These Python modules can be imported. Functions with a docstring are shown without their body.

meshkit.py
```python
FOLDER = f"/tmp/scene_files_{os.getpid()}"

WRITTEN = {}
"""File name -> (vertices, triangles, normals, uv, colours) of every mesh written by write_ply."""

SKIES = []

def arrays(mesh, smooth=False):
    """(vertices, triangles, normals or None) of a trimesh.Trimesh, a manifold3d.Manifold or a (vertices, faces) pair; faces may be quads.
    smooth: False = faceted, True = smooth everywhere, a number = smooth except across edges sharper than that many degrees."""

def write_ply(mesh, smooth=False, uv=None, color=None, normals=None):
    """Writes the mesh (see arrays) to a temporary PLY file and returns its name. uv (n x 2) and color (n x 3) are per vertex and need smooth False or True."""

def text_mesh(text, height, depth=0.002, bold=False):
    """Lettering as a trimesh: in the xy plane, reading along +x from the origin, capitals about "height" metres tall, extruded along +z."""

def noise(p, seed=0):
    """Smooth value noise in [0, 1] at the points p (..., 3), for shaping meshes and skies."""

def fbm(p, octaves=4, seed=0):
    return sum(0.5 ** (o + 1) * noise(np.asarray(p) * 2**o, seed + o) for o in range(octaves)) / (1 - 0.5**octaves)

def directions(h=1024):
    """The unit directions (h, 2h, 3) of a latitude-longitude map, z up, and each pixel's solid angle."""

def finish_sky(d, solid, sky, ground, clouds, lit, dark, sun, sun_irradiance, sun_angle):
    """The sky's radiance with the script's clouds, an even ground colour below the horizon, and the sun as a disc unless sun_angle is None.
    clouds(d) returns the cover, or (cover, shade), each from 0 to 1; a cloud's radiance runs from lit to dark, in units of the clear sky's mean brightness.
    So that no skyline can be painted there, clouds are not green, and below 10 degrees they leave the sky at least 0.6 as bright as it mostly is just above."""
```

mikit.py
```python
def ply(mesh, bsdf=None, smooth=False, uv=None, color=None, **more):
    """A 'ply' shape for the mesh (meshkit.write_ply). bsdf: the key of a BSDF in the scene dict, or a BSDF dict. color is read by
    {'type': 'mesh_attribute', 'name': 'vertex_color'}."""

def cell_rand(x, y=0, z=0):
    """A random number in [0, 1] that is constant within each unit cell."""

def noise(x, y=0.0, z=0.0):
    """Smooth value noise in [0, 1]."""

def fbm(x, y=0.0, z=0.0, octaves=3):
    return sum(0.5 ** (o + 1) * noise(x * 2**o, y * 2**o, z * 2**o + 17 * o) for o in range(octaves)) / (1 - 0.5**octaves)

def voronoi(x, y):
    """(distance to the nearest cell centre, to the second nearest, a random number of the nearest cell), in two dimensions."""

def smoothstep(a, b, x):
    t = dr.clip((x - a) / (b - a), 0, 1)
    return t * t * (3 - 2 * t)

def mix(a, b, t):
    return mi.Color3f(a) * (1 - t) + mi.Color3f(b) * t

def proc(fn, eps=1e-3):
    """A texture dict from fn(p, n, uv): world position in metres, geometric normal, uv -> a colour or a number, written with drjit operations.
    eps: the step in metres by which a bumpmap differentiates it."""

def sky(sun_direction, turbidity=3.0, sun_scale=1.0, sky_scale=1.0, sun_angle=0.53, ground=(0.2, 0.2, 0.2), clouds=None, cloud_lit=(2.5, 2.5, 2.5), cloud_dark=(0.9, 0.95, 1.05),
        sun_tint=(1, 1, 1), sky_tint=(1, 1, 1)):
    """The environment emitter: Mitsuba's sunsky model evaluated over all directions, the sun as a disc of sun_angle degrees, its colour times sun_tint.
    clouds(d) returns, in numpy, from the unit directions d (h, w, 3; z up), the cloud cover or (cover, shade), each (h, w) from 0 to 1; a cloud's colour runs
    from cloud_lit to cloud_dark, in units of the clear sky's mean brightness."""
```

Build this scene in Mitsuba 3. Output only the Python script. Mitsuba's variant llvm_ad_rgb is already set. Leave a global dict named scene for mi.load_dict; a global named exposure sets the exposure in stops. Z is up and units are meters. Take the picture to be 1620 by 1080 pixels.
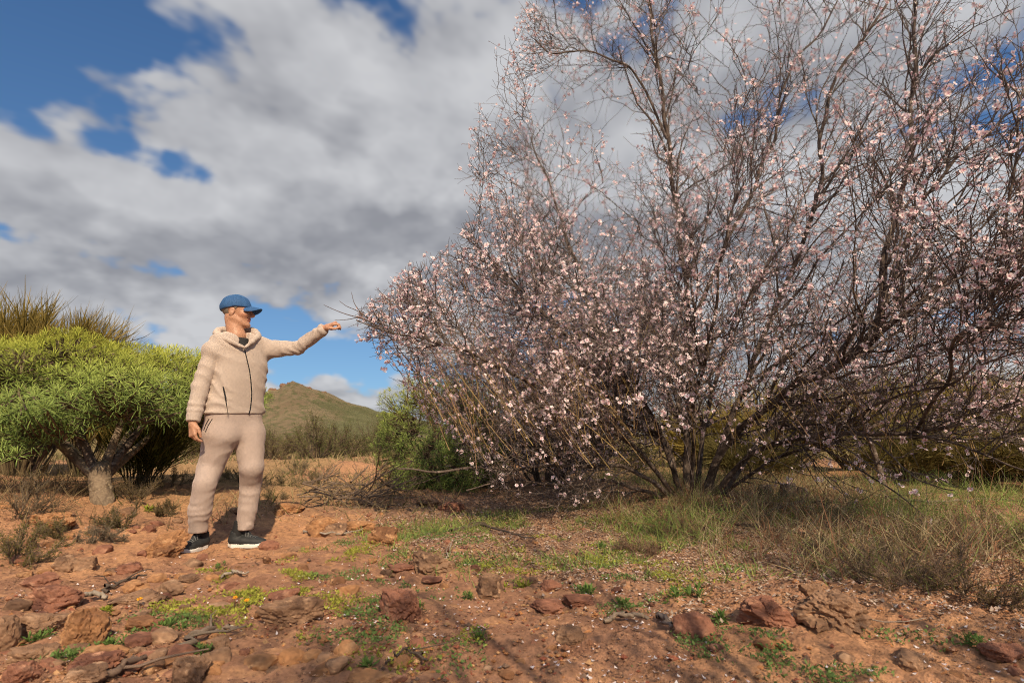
import math
import numpy as np, trimesh, manifold3d
import mitsuba as mi, drjit as dr, mikit, meshkit
from scipy.sparse import coo_matrix
from scipy.spatial import cKDTree

T = mi.ScalarTransform4f
scene, labels = {}, {}
PI = math.pi
# ------------------------------------------------------------------ camera, sky, exposure
CZ, PITCH, FPX = 0.78, math.radians(9.5), 900.0          # eye height, upward tilt, focal length in pixels of the 1620 px photograph
cp, sp = math.cos(PITCH), math.sin(PITCH)
scene['camera'] = {'type': 'thinlens', 'fov': math.degrees(2 * math.atan(810 / FPX)), 'fov_axis': 'x', 'near_clip': 0.05, 'far_clip': 8000.0,
                   'aperture_radius': 0.0034, 'focus_distance': 4.3,
                   'to_world': T().look_at(origin=[0, 0, CZ], target=[0, cp, CZ + sp], up=[0, 0, 1])}
exposure = 1.78
SUN = np.array([0.276 * 0.81, -0.96 * 0.81, 0.60])


def cloud_cover(d):
    z = np.maximum(d[..., 2], 0.0) + 0.42
    q = np.stack([d[..., 0] / z, d[..., 1] / z, np.zeros_like(z)], -1)
    wx = meshkit.fbm(q * 1.3 + 7.3, 3, 5) - 0.5
    wy = meshkit.fbm(q * 1.3 + 31.7, 3, 9) - 0.5
    w = q + 0.20 * np.stack([wx, wy, 0 * wx], -1)
    big = meshkit.fbm(w * np.array([1.5, 1.65, 1.0]) + 3.1, 3, 2)
    mid = meshkit.fbm(w * 4.6 + 11.0, 5, 21)
    fine = meshkit.fbm(w * 13.0 + 5.0, 4, 33)
    v = 0.32 * big + 0.44 * mid + 0.24 * fine
    # a few breaks in the cloud sheet
    def hole(az, el, ra, re, s):
        a = np.degrees(np.arctan2(d[..., 0], d[..., 1])) - az
        e = np.degrees(np.arcsin(np.clip(d[..., 2], -1, 1))) - el
        return s * np.exp(-(a / ra) ** 2 - (e / re) ** 2)
    v = v + 0.062
    for h in ((-50, 33, 13, 9, .30), (-41, 37, 9, 6, .10), (-21, 7.5, 9, 3.2, .20), (-43, 15, 5, 2.2, .17), (-20, 24.5, 5, 1.8, .13), (-31, 22.5, 4, 1.6, .12),
              (-16, 40, 5, 1.6, .10), (-9, 31, 3, 1.4, .08), (-8, 5, 9, 4, .10), (34, 28, 6, 3, .04), (120, 30, 25, 12, .2), (-150, 40, 30, 12, .2), (170, 20, 25, 8, .2)):
        v = v - hole(*h)
    cover = np.clip((v - 0.418) / 0.085, 0, 1)
    cover = cover * cover * (3 - 2 * cover)
    up = meshkit.fbm((w + np.array([0.0, -0.10, 0.0])) * 4.6 + 11.0, 5, 21)
    relief = np.clip(0.5 + 3.6 * (up - mid), 0, 1)                       # sides turned from the sun are the dark ones
    shade = np.clip(0.10 + 0.70 * relief + 0.9 * (big - 0.5) + 0.7 * (0.5 - fine), 0, 1)
    return cover * 0.97, shade


scene['sky'] = mikit.sky(SUN, turbidity=2.6, sun_scale=1.0, sky_scale=0.82, sun_angle=0.6, ground=(0.2, 0.15, 0.1), clouds=cloud_cover,
                         cloud_lit=(2.68, 2.70, 2.78), cloud_dark=(1.30, 1.33, 1.46), sun_tint=(1.0, 0.97, 0.93), sky_tint=(0.72, 0.95, 1.18))


# ------------------------------------------------------------------ helpers
def ray(px, py):
    u, v = (px - 810) / FPX, (540 - py) / FPX
    return np.array([u, cp - v * sp, sp + v * cp])


def at(px, py, Y):
    """The point at forward distance Y metres that the photograph shows at this pixel."""
    r = ray(px, py)
    return np.array([0, 0, CZ]) + r * (Y / r[1])


def smooth01(a, b, x):
    t = np.clip((x - a) / (b - a), 0, 1)
    return t * t * (3 - 2 * t)


def ground_z(x, y):
    x, y = np.asarray(x, float), np.asarray(y, float)
    p = np.stack([x, y, 0 * x], -1)
    near = 1 - smooth01(14, 40, np.hypot(x, y))
    h = 0.16 * (meshkit.fbm(p * 0.45, 2, 3) - 0.5) + near * (0.085 * (meshkit.fbm(p * 2.1 + 9, 3, 4) - 0.5) + 0.05 * np.abs(meshkit.fbm(p * 7 + 2, 3, 6) - 0.5))
    h = h + 0.20 * smooth01(-2.1, -4.6, x) * near + 0.06 * smooth01(1.2, 3.5, x) * near
    h = h + 0.10 * np.exp(-((x - 2.05) ** 2 + (y - 6.9) ** 2) / 0.8)
    far = np.hypot(x, y)
    return h + 1.0 * (meshkit.fbm(p * 0.02 + 4, 3, 8) - 0.5) * smooth01(25, 120, far) - 0.4 * smooth01(18, 60, far)


def on_ground(px, py):
    """Where the line of sight through this pixel meets the ground."""
    r = ray(px, py)
    t = np.linspace(1.2, 40, 4000)
    x, y, z = r[0] * t, r[1] * t, CZ + r[2] * t
    below = np.nonzero(z < ground_z(x, y))[0]
    k = below[0] if len(below) else -1
    return np.array([x[k], y[k], float(ground_z(x[k], y[k]))])


def unit(v):
    return v / np.maximum(np.linalg.norm(v, axis=-1, keepdims=True), 1e-12)


def tubes(P, R, sides=4, cap=True):
    """Tubes along paths P (n, k, 3) with radii R (n, k): vertices, faces."""
    n, k, _ = P.shape
    t = np.empty_like(P)
    t[:, 1:-1] = P[:, 2:] - P[:, :-2]
    t[:, 0], t[:, -1] = P[:, 1] - P[:, 0], P[:, -1] - P[:, -2]
    t = unit(t)
    main = unit(P[:, -1] - P[:, 0])
    ref = np.where(np.abs(main[:, 2:3]) < 0.8, np.array([[0, 0, 1.0]]), np.array([[0.92, 0.39, 0.0]]))
    a = unit(np.cross(t, ref[:, None]))
    b = np.cross(t, a)
    ang = np.arange(sides) * 2 * PI / sides
    ring = P[:, :, None] + R[:, :, None, None] * (np.cos(ang)[:, None] * a[:, :, None] + np.sin(ang)[:, None] * b[:, :, None])
    V = ring.reshape(-1, 3)
    base = (np.arange(n) * k * sides)[:, None, None] + (np.arange(k - 1) * sides)[None, :, None]
    i = np.arange(sides)[None, None]
    j = (i + 1) % sides
    q = np.stack([base + i, base + j, base + j + sides, base + i + sides], -1).reshape(-1, 4)
    F = np.vstack([q[:, [0, 1, 2]], q[:, [0, 2, 3]]])
    if cap:
        ends = (np.arange(n) * k * sides)[:, None] + (k - 1) * sides
        F = np.vstack([F] + [np.stack([ends[:, 0], ends[:, 0] + s, ends[:, 0] + s + 1], -1) for s in range(1, sides - 1)])
    return V, F


def join(parts):
    V, F, o = [], [], 0
    for v, f in parts:
        V.append(v), F.append(np.asarray(f) + o)
        o += len(v)
    return np.vstack(V), np.vstack(F)


def mesh(vf):
    return trimesh.Trimesh(vf[0], vf[1], process=False)


def spline(points, n):
    """Catmull-Rom through the control rows, n rows out."""
    c = np.asarray(points, float)
    c = np.vstack([2 * c[0] - c[1], c, 2 * c[-1] - c[-2]])
    s = np.linspace(0, len(c) - 3 - 1e-9, n)
    i, t = s.astype(int), (s % 1)[:, None]
    p0, p1, p2, p3 = c[i], c[i + 1], c[i + 2], c[i + 3]
    return 0.5 * (2 * p1 + (p2 - p0) * t + (2 * p0 - 5 * p1 + 4 * p2 - p3) * t * t + (3 * p1 - p0 - 3 * p2 + p3) * t ** 3)


taken = {}


def key_of(name, parent=None):
    k = name if parent is None else parent + '__' + name
    n = taken.get(k, 0)
    taken[k] = n + 1
    return k if n == 0 else f'{k}_{n:03d}'


def add(name, vf, bsdf, parent=None, smooth=False, color=None, kind=None, label=None, cat=None, group=None, **more):
    k = key_of(name, parent)
    m = vf if not isinstance(vf, tuple) else mesh(vf)
    scene[k] = mikit.ply(m, bsdf, smooth=smooth, color=color, **more)
    note(k, label, cat, group, kind)
    return k


def place(name, shape, parent=None, to_world=None, label=None, cat=None, group=None, kind=None):
    k = key_of(name, parent)
    scene[k] = {**shape, **({'to_world': to_world} if to_world is not None else {})}
    note(k, label, cat, group, kind)
    return k


def note(k, label=None, cat=None, group=None, kind=None):
    e = {a: b for a, b in (('label', label), ('category', cat), ('group', group), ('kind', kind)) if b}
    if e:
        labels[k] = e


def thing(name, label, cat, group=None):
    k = key_of(name)
    note(k, label, cat, group)
    return k


def rows(color, n):
    return np.broadcast_to(np.asarray(color, float), (n, 3)).copy()


def xform(M):
    return T(np.asarray(M, float).tolist())


# ------------------------------------------------------------------ materials
C3 = mi.Color3f


def rgb(c):
    return {'type': 'rgb', 'value': list(map(float, c))}


def soil_color(p, n, uv):
    a = mikit.fbm(p.x * 1.1, p.y * 1.1, 3.0, 3)
    b = mikit.fbm(p.x * 11.0, p.y * 11.0, p.z * 11.0, 5)
    c = mikit.noise(p.x * 60, p.y * 60, p.z * 60)
    e = mikit.noise(p.x * 170, p.y * 170, p.z * 170)
    col = mikit.mix(C3(0.325, 0.175, 0.098), C3(0.225, 0.122, 0.078), mikit.smoothstep(0.35, 0.65, a))
    col = mikit.mix(col, C3(0.39, 0.215, 0.115), mikit.smoothstep(0.50, 0.75, b) * 0.6)
    col = mikit.mix(col, C3(0.15, 0.072, 0.046), mikit.smoothstep(0.46, 0.26, b) * 0.6)
    d = dr.sqrt(dr.square((p.x - 1.7) / 3.3) + dr.square((p.y - 6.3) / 3.3)) + 0.5 * (b - 0.5) + 0.25 * (a - 0.5)
    litter = mikit.smoothstep(1.08, 0.74, d)                 # dead leaves and petals gathered under the trees
    col = mikit.mix(col, mikit.mix(C3(0.165, 0.098, 0.066), C3(0.30, 0.20, 0.145), c), litter * 0.7)
    r = dr.sqrt(dr.square(p.x) + dr.square(p.y))
    dry = mikit.smoothstep(0.45, 0.6, mikit.fbm(p.x * 0.35 + 40, p.y * 0.35, 1.0, 3)) * mikit.smoothstep(5.5, 8.5, r)
    col = mikit.mix(col, C3(0.225, 0.155, 0.078), dry * 0.7)
    far = mikit.smoothstep(18, 40, r)
    col = mikit.mix(col, C3(0.15, 0.125, 0.055), far * 0.85)
    return col * (0.62 + 0.58 * c + 0.46 * e)


def soil_bump(p, n, uv):
    return mikit.fbm(p.x * 38, p.y * 38, p.z * 38, 4) + 0.6 * mikit.noise(p.x * 130, p.y * 130, p.z * 130)


def rock_color(base, dark, light):
    def fn(p, n, uv):
        a = mikit.fbm(p.x * 9, p.y * 9, p.z * 9, 4)
        b = mikit.noise(p.x * 75, p.y * 75, p.z * 75)
        col = mikit.mix(C3(*dark), C3(*base), mikit.smoothstep(0.3, 0.6, a))
        col = mikit.mix(col, C3(*light), mikit.smoothstep(0.55, 0.8, mikit.fbm(p.x * 23 + 5, p.y * 23, p.z * 23, 3)))
        return col * (0.75 + 0.5 * b)
    return fn


def rock_bump(p, n, uv):
    return mikit.fbm(p.x * 28, p.y * 28, p.z * 28, 4) + 0.5 * mikit.noise(p.x * 110, p.y * 110, p.z * 110)


def bumped(key, colour, bump, height, rough=0.9, spec=0.25):
    scene[key] = {'type': 'bumpmap', 'tex': mikit.proc(bump, 2e-3), 'scale': height,
                  'bsdf': {'type': 'principled', 'base_color': colour if isinstance(colour, dict) else mikit.proc(colour), 'roughness': rough, 'specular': spec}}


bumped('soil_matter', soil_color, soil_bump, 0.018)
bumped('rock_orange', rock_color((0.34, 0.175, 0.085), (0.17, 0.085, 0.046), (0.46, 0.27, 0.145)), rock_bump, 0.009)
bumped('rock_brown', rock_color((0.25, 0.15, 0.095), (0.115, 0.068, 0.046), (0.40, 0.255, 0.165)), rock_bump, 0.009)
bumped('rock_red', rock_color((0.25, 0.115, 0.075), (0.115, 0.052, 0.038), (0.38, 0.205, 0.135)), rock_bump, 0.009)
VC = {'type': 'mesh_attribute', 'name': 'vertex_color'}
bumped('bark_matter', rock_color((0.130, 0.100, 0.085), (0.055, 0.041, 0.035), (0.28, 0.235, 0.205)), lambda p, n, uv: mikit.fbm(p.x * 45, p.y * 45, p.z * 22, 4), 0.012)
bumped('pale_bark', rock_color((0.235, 0.18, 0.13), (0.11, 0.082, 0.06), (0.36, 0.29, 0.21)), lambda p, n, uv: mikit.fbm(p.x * 60, p.y * 60, p.z * 60, 3), 0.012)
scene['twig_matter'] = {'type': 'principled', 'base_color': VC, 'roughness': 0.7, 'specular': 0.3}
scene['leaf_matter'] = {'type': 'principledthin', 'base_color': VC, 'roughness': 0.55, 'diff_trans': 0.55, 'spec_trans': 0.0, 'eta': 1.35}
scene['petal_matter'] = {'type': 'principledthin', 'base_color': VC, 'roughness': 0.8, 'diff_trans': 0.5, 'spec_trans': 0.0, 'eta': 1.3}
scene['dry_matter'] = {'type': 'twosided', 'bsdf': {'type': 'principled', 'base_color': VC, 'roughness': 0.75, 'specular': 0.25}}
# ------------------------------------------------------------------ ground and hills
def axis(dense, lo, hi, step, growth, reach_lo, reach_hi):
    a = np.arange(lo, hi, step)
    up, s = [hi], step
    while up[-1] < reach_hi:
        s *= growth
        up.append(up[-1] + s)
    dn, s = [lo], step
    while dn[-1] > reach_lo:
        s *= growth
        dn.append(dn[-1] - s)
    return np.concatenate([dn[:0:-1], a, up])


gx = axis(True, -4.2, 4.2, 0.034, 1.11, -2500, 2500)
gy = np.concatenate([axis(True, 1.5, 5.0, 0.030, 1.022, -60, 14.0)])
s, ext = gy[-1] - gy[-2], [gy[-1]]
while ext[-1] < 3000:
    s *= 1.11
    ext.append(ext[-1] + s)
gy = np.concatenate([gy, ext[1:]])
X, Y = np.meshgrid(gx, gy)
Z = ground_z(X, Y)
fine = (1 - smooth01(7, 13, np.hypot(X, Y)))
pp = np.stack([X, Y, 0 * X], -1)
Z = Z + fine * (0.030 * (meshkit.fbm(pp * 11 + 3, 3, 12) - 0.5) + 0.030 * (meshkit.fbm(pp * 24 + 8, 2, 14) - 0.5) + 0.020 * np.random.default_rng(3).normal(size=X.shape) * (0.2 + meshkit.noise(pp * 2.0, 15)) * 0.35)
nx, ny = len(gx), len(gy)
idx = (np.arange(ny - 1)[:, None] * nx + np.arange(nx - 1)[None]).ravel()
gf = np.stack([idx, idx + 1, idx + nx + 1, idx + nx], -1)
add('ground', mesh((np.stack([X, Y, Z], -1).reshape(-1, 3), np.vstack([gf[:, [0, 1, 2]], gf[:, [0, 2, 3]]]))), 'soil_matter', smooth=True, kind='structure',
    label='stony orange brown volcanic soil with dry patches')


def hill_color(p, n, uv):
    a = mikit.fbm(p.x * 0.05, p.y * 0.05, p.z * 0.05, 4)
    b = mikit.noise(p.x * 0.42, p.y * 0.42, p.z * 0.42)
    c = mikit.noise(p.x * 0.9 + 9, p.y * 0.9, p.z * 0.9)
    gully = mikit.smoothstep(10, -4, p.x + 166 - 0.85 * (p.z - 60) * -1.0) * 0
    col = mikit.mix(C3(0.175, 0.128, 0.084), C3(0.110, 0.090, 0.054), a)
    # a greener strip of scrub runs from under the summit down to the right
    s = (p.x + 160.0) + (p.z - 62.0) * 1.55 + 26 * (a - 0.5)
    strip = mikit.smoothstep(-30, -16, s) * mikit.smoothstep(24, 10, s)
    col = mikit.mix(col, C3(0.085, 0.088, 0.044), strip * 0.9)
    bush = mikit.smoothstep(0.54, 0.68, b) * 0.75 + mikit.smoothstep(0.62, 0.75, c) * 0.45
    col = mikit.mix(col, C3(0.075, 0.080, 0.036), dr.minimum(bush, 0.85))
    rockface = mikit.smoothstep(0.72, 0.5, n.z)
    return mikit.mix(col, C3(0.17, 0.105, 0.07), rockface * 0.8)


scene['hill_matter'] = {'type': 'principled', 'base_color': mikit.proc(hill_color), 'roughness': 0.95, 'specular': 0.1}
hx, hy = np.meshgrid(np.r_[np.linspace(-420, -262, 40)[:-1], np.linspace(-262, -100, 200)[:-1], np.linspace(-100, 420, 110)], np.r_[np.linspace(255, 400, 50)[:-1], np.linspace(400, 540, 120)[:-1], np.linspace(540, 800, 30)])
# the ridge: a crest line through the pixels of the skyline, then flanks that fall towards the camera
sky_px = np.array([[-700, 700], [0, 680], [250, 665], [330, 650], [395, 636], [418, 626], [428, 617], [440, 616], [447, 610], [463, 603], [478, 609], [500, 615], [520, 622], [548, 636], [600, 650], [700, 672], [900, 690], [2300, 705]], float)
az = np.arctan2(hx, hy)
rr = [ray(a, b) for a, b in sky_px]
crest_az = np.array([math.atan2(r[0], r[1]) for r in rr])
crest_t = np.array([r[2] / math.hypot(r[0], r[1]) for r in rr])
top = np.interp(az, crest_az, crest_t) * 470 + CZ
dist = np.hypot(hx, hy)
fl = np.clip((dist - 270) / 200, 0, 1)
flank = np.where(dist < 470, fl ** 1.0, np.clip(1 - (dist - 470) / 330, 0, 1))
hp = np.stack([hx, hy, 0 * hx], -1)
hz = (top + 1.5) * flank - 1.5 + flank * (1 - np.exp(-np.abs(dist - 470) / 25)) * (24 * (meshkit.fbm(hp * 0.018, 4, 40) - 0.5) - 14 * np.abs(meshkit.fbm(hp * 0.045, 3, 44) - 0.5))
hz = hz + flank * 2.2 * (meshkit.fbm(hp * 0.12, 3, 41) - 0.5)
hz = np.where((dist < 262) | (dist > 798), -8.0, hz)
nn = hx.shape[1]
idx = (np.arange(hx.shape[0] - 1)[:, None] * nn + np.arange(nn - 1)[None]).ravel()
gf = np.stack([idx, idx + 1, idx + nn + 1, idx + nn], -1)
add('hill', mesh((np.stack([hx, hy, hz], -1).reshape(-1, 3), np.vstack([gf[:, [0, 1, 2]], gf[:, [0, 2, 3]]]))), 'hill_matter', smooth=True, kind='structure',
    label='tan hill with a green strip of scrub and a rocky summit')
# ------------------------------------------------------------------ blossoming almond trees
def grow(P0, D0, L, R0, K, rng, wander, lift, taper=0.35, droop=None):
    """Shoots from points P0 along D0: paths (n, K, 3) that wander a little and turn upward by lift, with radii."""
    n = len(P0)
    d, p = unit(D0), P0.copy()
    out = [p.copy()]
    step = (L / (K - 1))[:, None]
    for k in range(K - 1):
        d = unit(d + wander * rng.normal(size=(n, 3)) + np.array([0, 0, 1.0]) * np.asarray(lift).reshape(-1, 1))
        p = p + d * step
        out.append(p.copy())
    P = np.stack(out, 1)
    R = R0[:, None] * np.linspace(1, taper, K)[None]
    return P, R


def sample(P, R, per, t0, t1, rng):
    """Points along the paths: per[i] of them on path i; gives position, tangent, radius, path index, t."""
    i = np.repeat(np.arange(len(P)), per)
    t = rng.uniform(t0, t1, len(i))
    K = P.shape[1]
    s = t * (K - 1)
    k = np.minimum(s.astype(int), K - 2)
    f = (s - k)[:, None]
    pos = P[i, k] * (1 - f) + P[i, k + 1] * f
    tan = unit(P[i, k + 1] - P[i, k])
    rad = R[i, k] * (1 - f[:, 0]) + R[i, k + 1] * f[:, 0]
    return pos, tan, rad, i, t


def branch_off(tan, angle, rng, outward=None, w=0.0):
    n = len(tan)
    side = rng.normal(size=(n, 3))
    if outward is not None:
        side = side + w * outward
    side = unit(side - (side * tan).sum(1, keepdims=True) * tan)
    return unit(np.cos(angle)[:, None] * tan + np.sin(angle)[:, None] * side)


def clip_inside(P, inside, rng=None):
    """Shortens the shoots that leave the crown's outline; drops those that start outside."""
    n, K, _ = P.shape
    ins = inside(P.reshape(-1, 3)).reshape(n, K)
    first = np.where(ins.all(1), K, np.argmin(ins, 1))
    frac = np.where(first >= K, 1.0, np.maximum(first, 0) / K)
    ok = frac > 0.12
    return P[:, :1] + (P - P[:, :1]) * frac[:, None, None], ok


def blossoms(C, N, S, rng, tint, lod=0):
    """Open five-petalled flowers at C facing N with petal length S: vertices, faces, colours."""
    n = len(C)
    a = unit(np.cross(N, np.where(np.abs(N[:, 2:3]) < 0.8, np.array([[0, 0, 1.0]]), np.array([[1.0, 0, 0]]))))
    b = np.cross(N, a)
    V, F, Co = [], [], []
    spin = rng.uniform(0, 2 * PI, n)
    cup = rng.uniform(0.15, 0.9, n)
    for k in range(5):
        th = spin + k * 2 * PI / 5 + rng.normal(0, 0.12, n)
        u = np.cos(th)[:, None] * a + np.sin(th)[:, None] * b
        w = np.cross(N, u)
        cu = (cup + rng.normal(0, 0.15, n))[:, None]
        s = S[:, None] * rng.uniform(0.85, 1.1, (n, 1))
        base = C + 0.08 * s * u
        mid = C + s * (0.62 * u + 0.30 * cu * N)
        tip = C + s * (1.0 * u * (1 - 0.15 * cu) + 0.62 * cu * N)
        rowsv = [base, mid - 0.40 * s * w + 0.08 * s * N, mid + 0.40 * s * w + 0.08 * s * N, tip] if lod else \
                [base, C + s * (0.42 * u + 0.16 * cu * N) - 0.30 * s * w, mid - 0.06 * s * N, C + s * (0.42 * u + 0.16 * cu * N) + 0.30 * s * w,
                 C + s * (0.82 * u + 0.47 * cu * N) - 0.40 * s * w, C + s * (0.82 * u + 0.47 * cu * N) + 0.40 * s * w, C + s * (0.97 * u + 0.55 * cu * N)]
        fs = [[0, 1, 2], [1, 3, 2]] if lod else [[0, 1, 2], [0, 2, 3], [1, 4, 2], [3, 2, 5], [4, 6, 2], [2, 6, 5]]
        m = len(rowsv)
        o = sum(len(v) for v in V)
        V.append(np.stack(rowsv, 1).reshape(-1, 3))
        F.append((np.arange(n) * m)[:, None, None] + np.array(fs)[None] + o)
        col = tint[:, None, :] * np.ones((1, m, 1))
        col[:, 0] = col[:, 0] * np.array([0.86, 0.46, 0.54])
        if not lod:
            col[:, [1, 3]] *= np.array([0.97, 0.84, 0.88])
        Co.append(col.reshape(-1, 3))
    if lod == 2:
        return np.vstack(V), np.vstack([f.reshape(-1, 3) for f in F]), np.vstack(Co)
    # the calyx: a little red cup with pale stamens
    o = sum(len(v) for v in V)
    r = 0.16 * S[:, None]
    ring = [C + r * (math.cos(q) * a + math.sin(q) * b) + 0.10 * r * N for q in (0, 2.09, 4.19)] + [C - 2.2 * r * N, C + 2.0 * r * N]
    V.append(np.stack(ring, 1).reshape(-1, 3))
    F.append((np.arange(n) * 5)[:, None, None] + np.array([[0, 1, 4], [1, 2, 4], [2, 0, 4]] + ([] if lod else [[1, 0, 3], [2, 1, 3], [0, 2, 3]]))[None] + o)
    cc = np.array([[0.30, 0.05, 0.06]] * 3 + [[0.20, 0.05, 0.045], [0.55, 0.28, 0.20]])
    Co.append(np.broadcast_to(cc, (n, 5, 3)).reshape(-1, 3))
    return np.vstack(V), np.vstack([f.reshape(-1, 3) for f in F]), np.vstack(Co)


def buds(C, N, S, rng):
    """Closed buds: little spindles of dark red and pale pink."""
    n = len(C)
    a = unit(np.cross(N, unit(rng.normal(size=(n, 3)))))
    b = np.cross(N, a)
    s = S[:, None]
    ring = [C] + [C + s * (0.55 * N + 0.30 * (math.cos(q) * a + math.sin(q) * b)) for q in (0, 2.09, 4.19)] + [C + s * 1.25 * N]
    V = np.stack(ring, 1).reshape(-1, 3)
    F = ((np.arange(n) * 5)[:, None, None] + np.array([[0, 2, 1], [0, 3, 2], [0, 1, 3], [1, 2, 4], [2, 3, 4], [3, 1, 4]])[None]).reshape(-1, 3)
    pink = rng.uniform(0, 1, n)[:, None] ** 1.5
    tip = np.array([0.42, 0.18, 0.15]) * (1 - pink) + np.array([0.88, 0.70, 0.68]) * pink
    low = rows((0.15, 0.06, 0.045), n)
    col = np.stack([low, low * 0.6 + tip * 0.4, low * 0.6 + tip * 0.4, low * 0.6 + tip * 0.4, tip], 1).reshape(-1, 3)
    return V, F, col


WHITE, PINK = np.array([0.96, 0.925, 0.945]), np.array([0.93, 0.76, 0.815])


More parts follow.
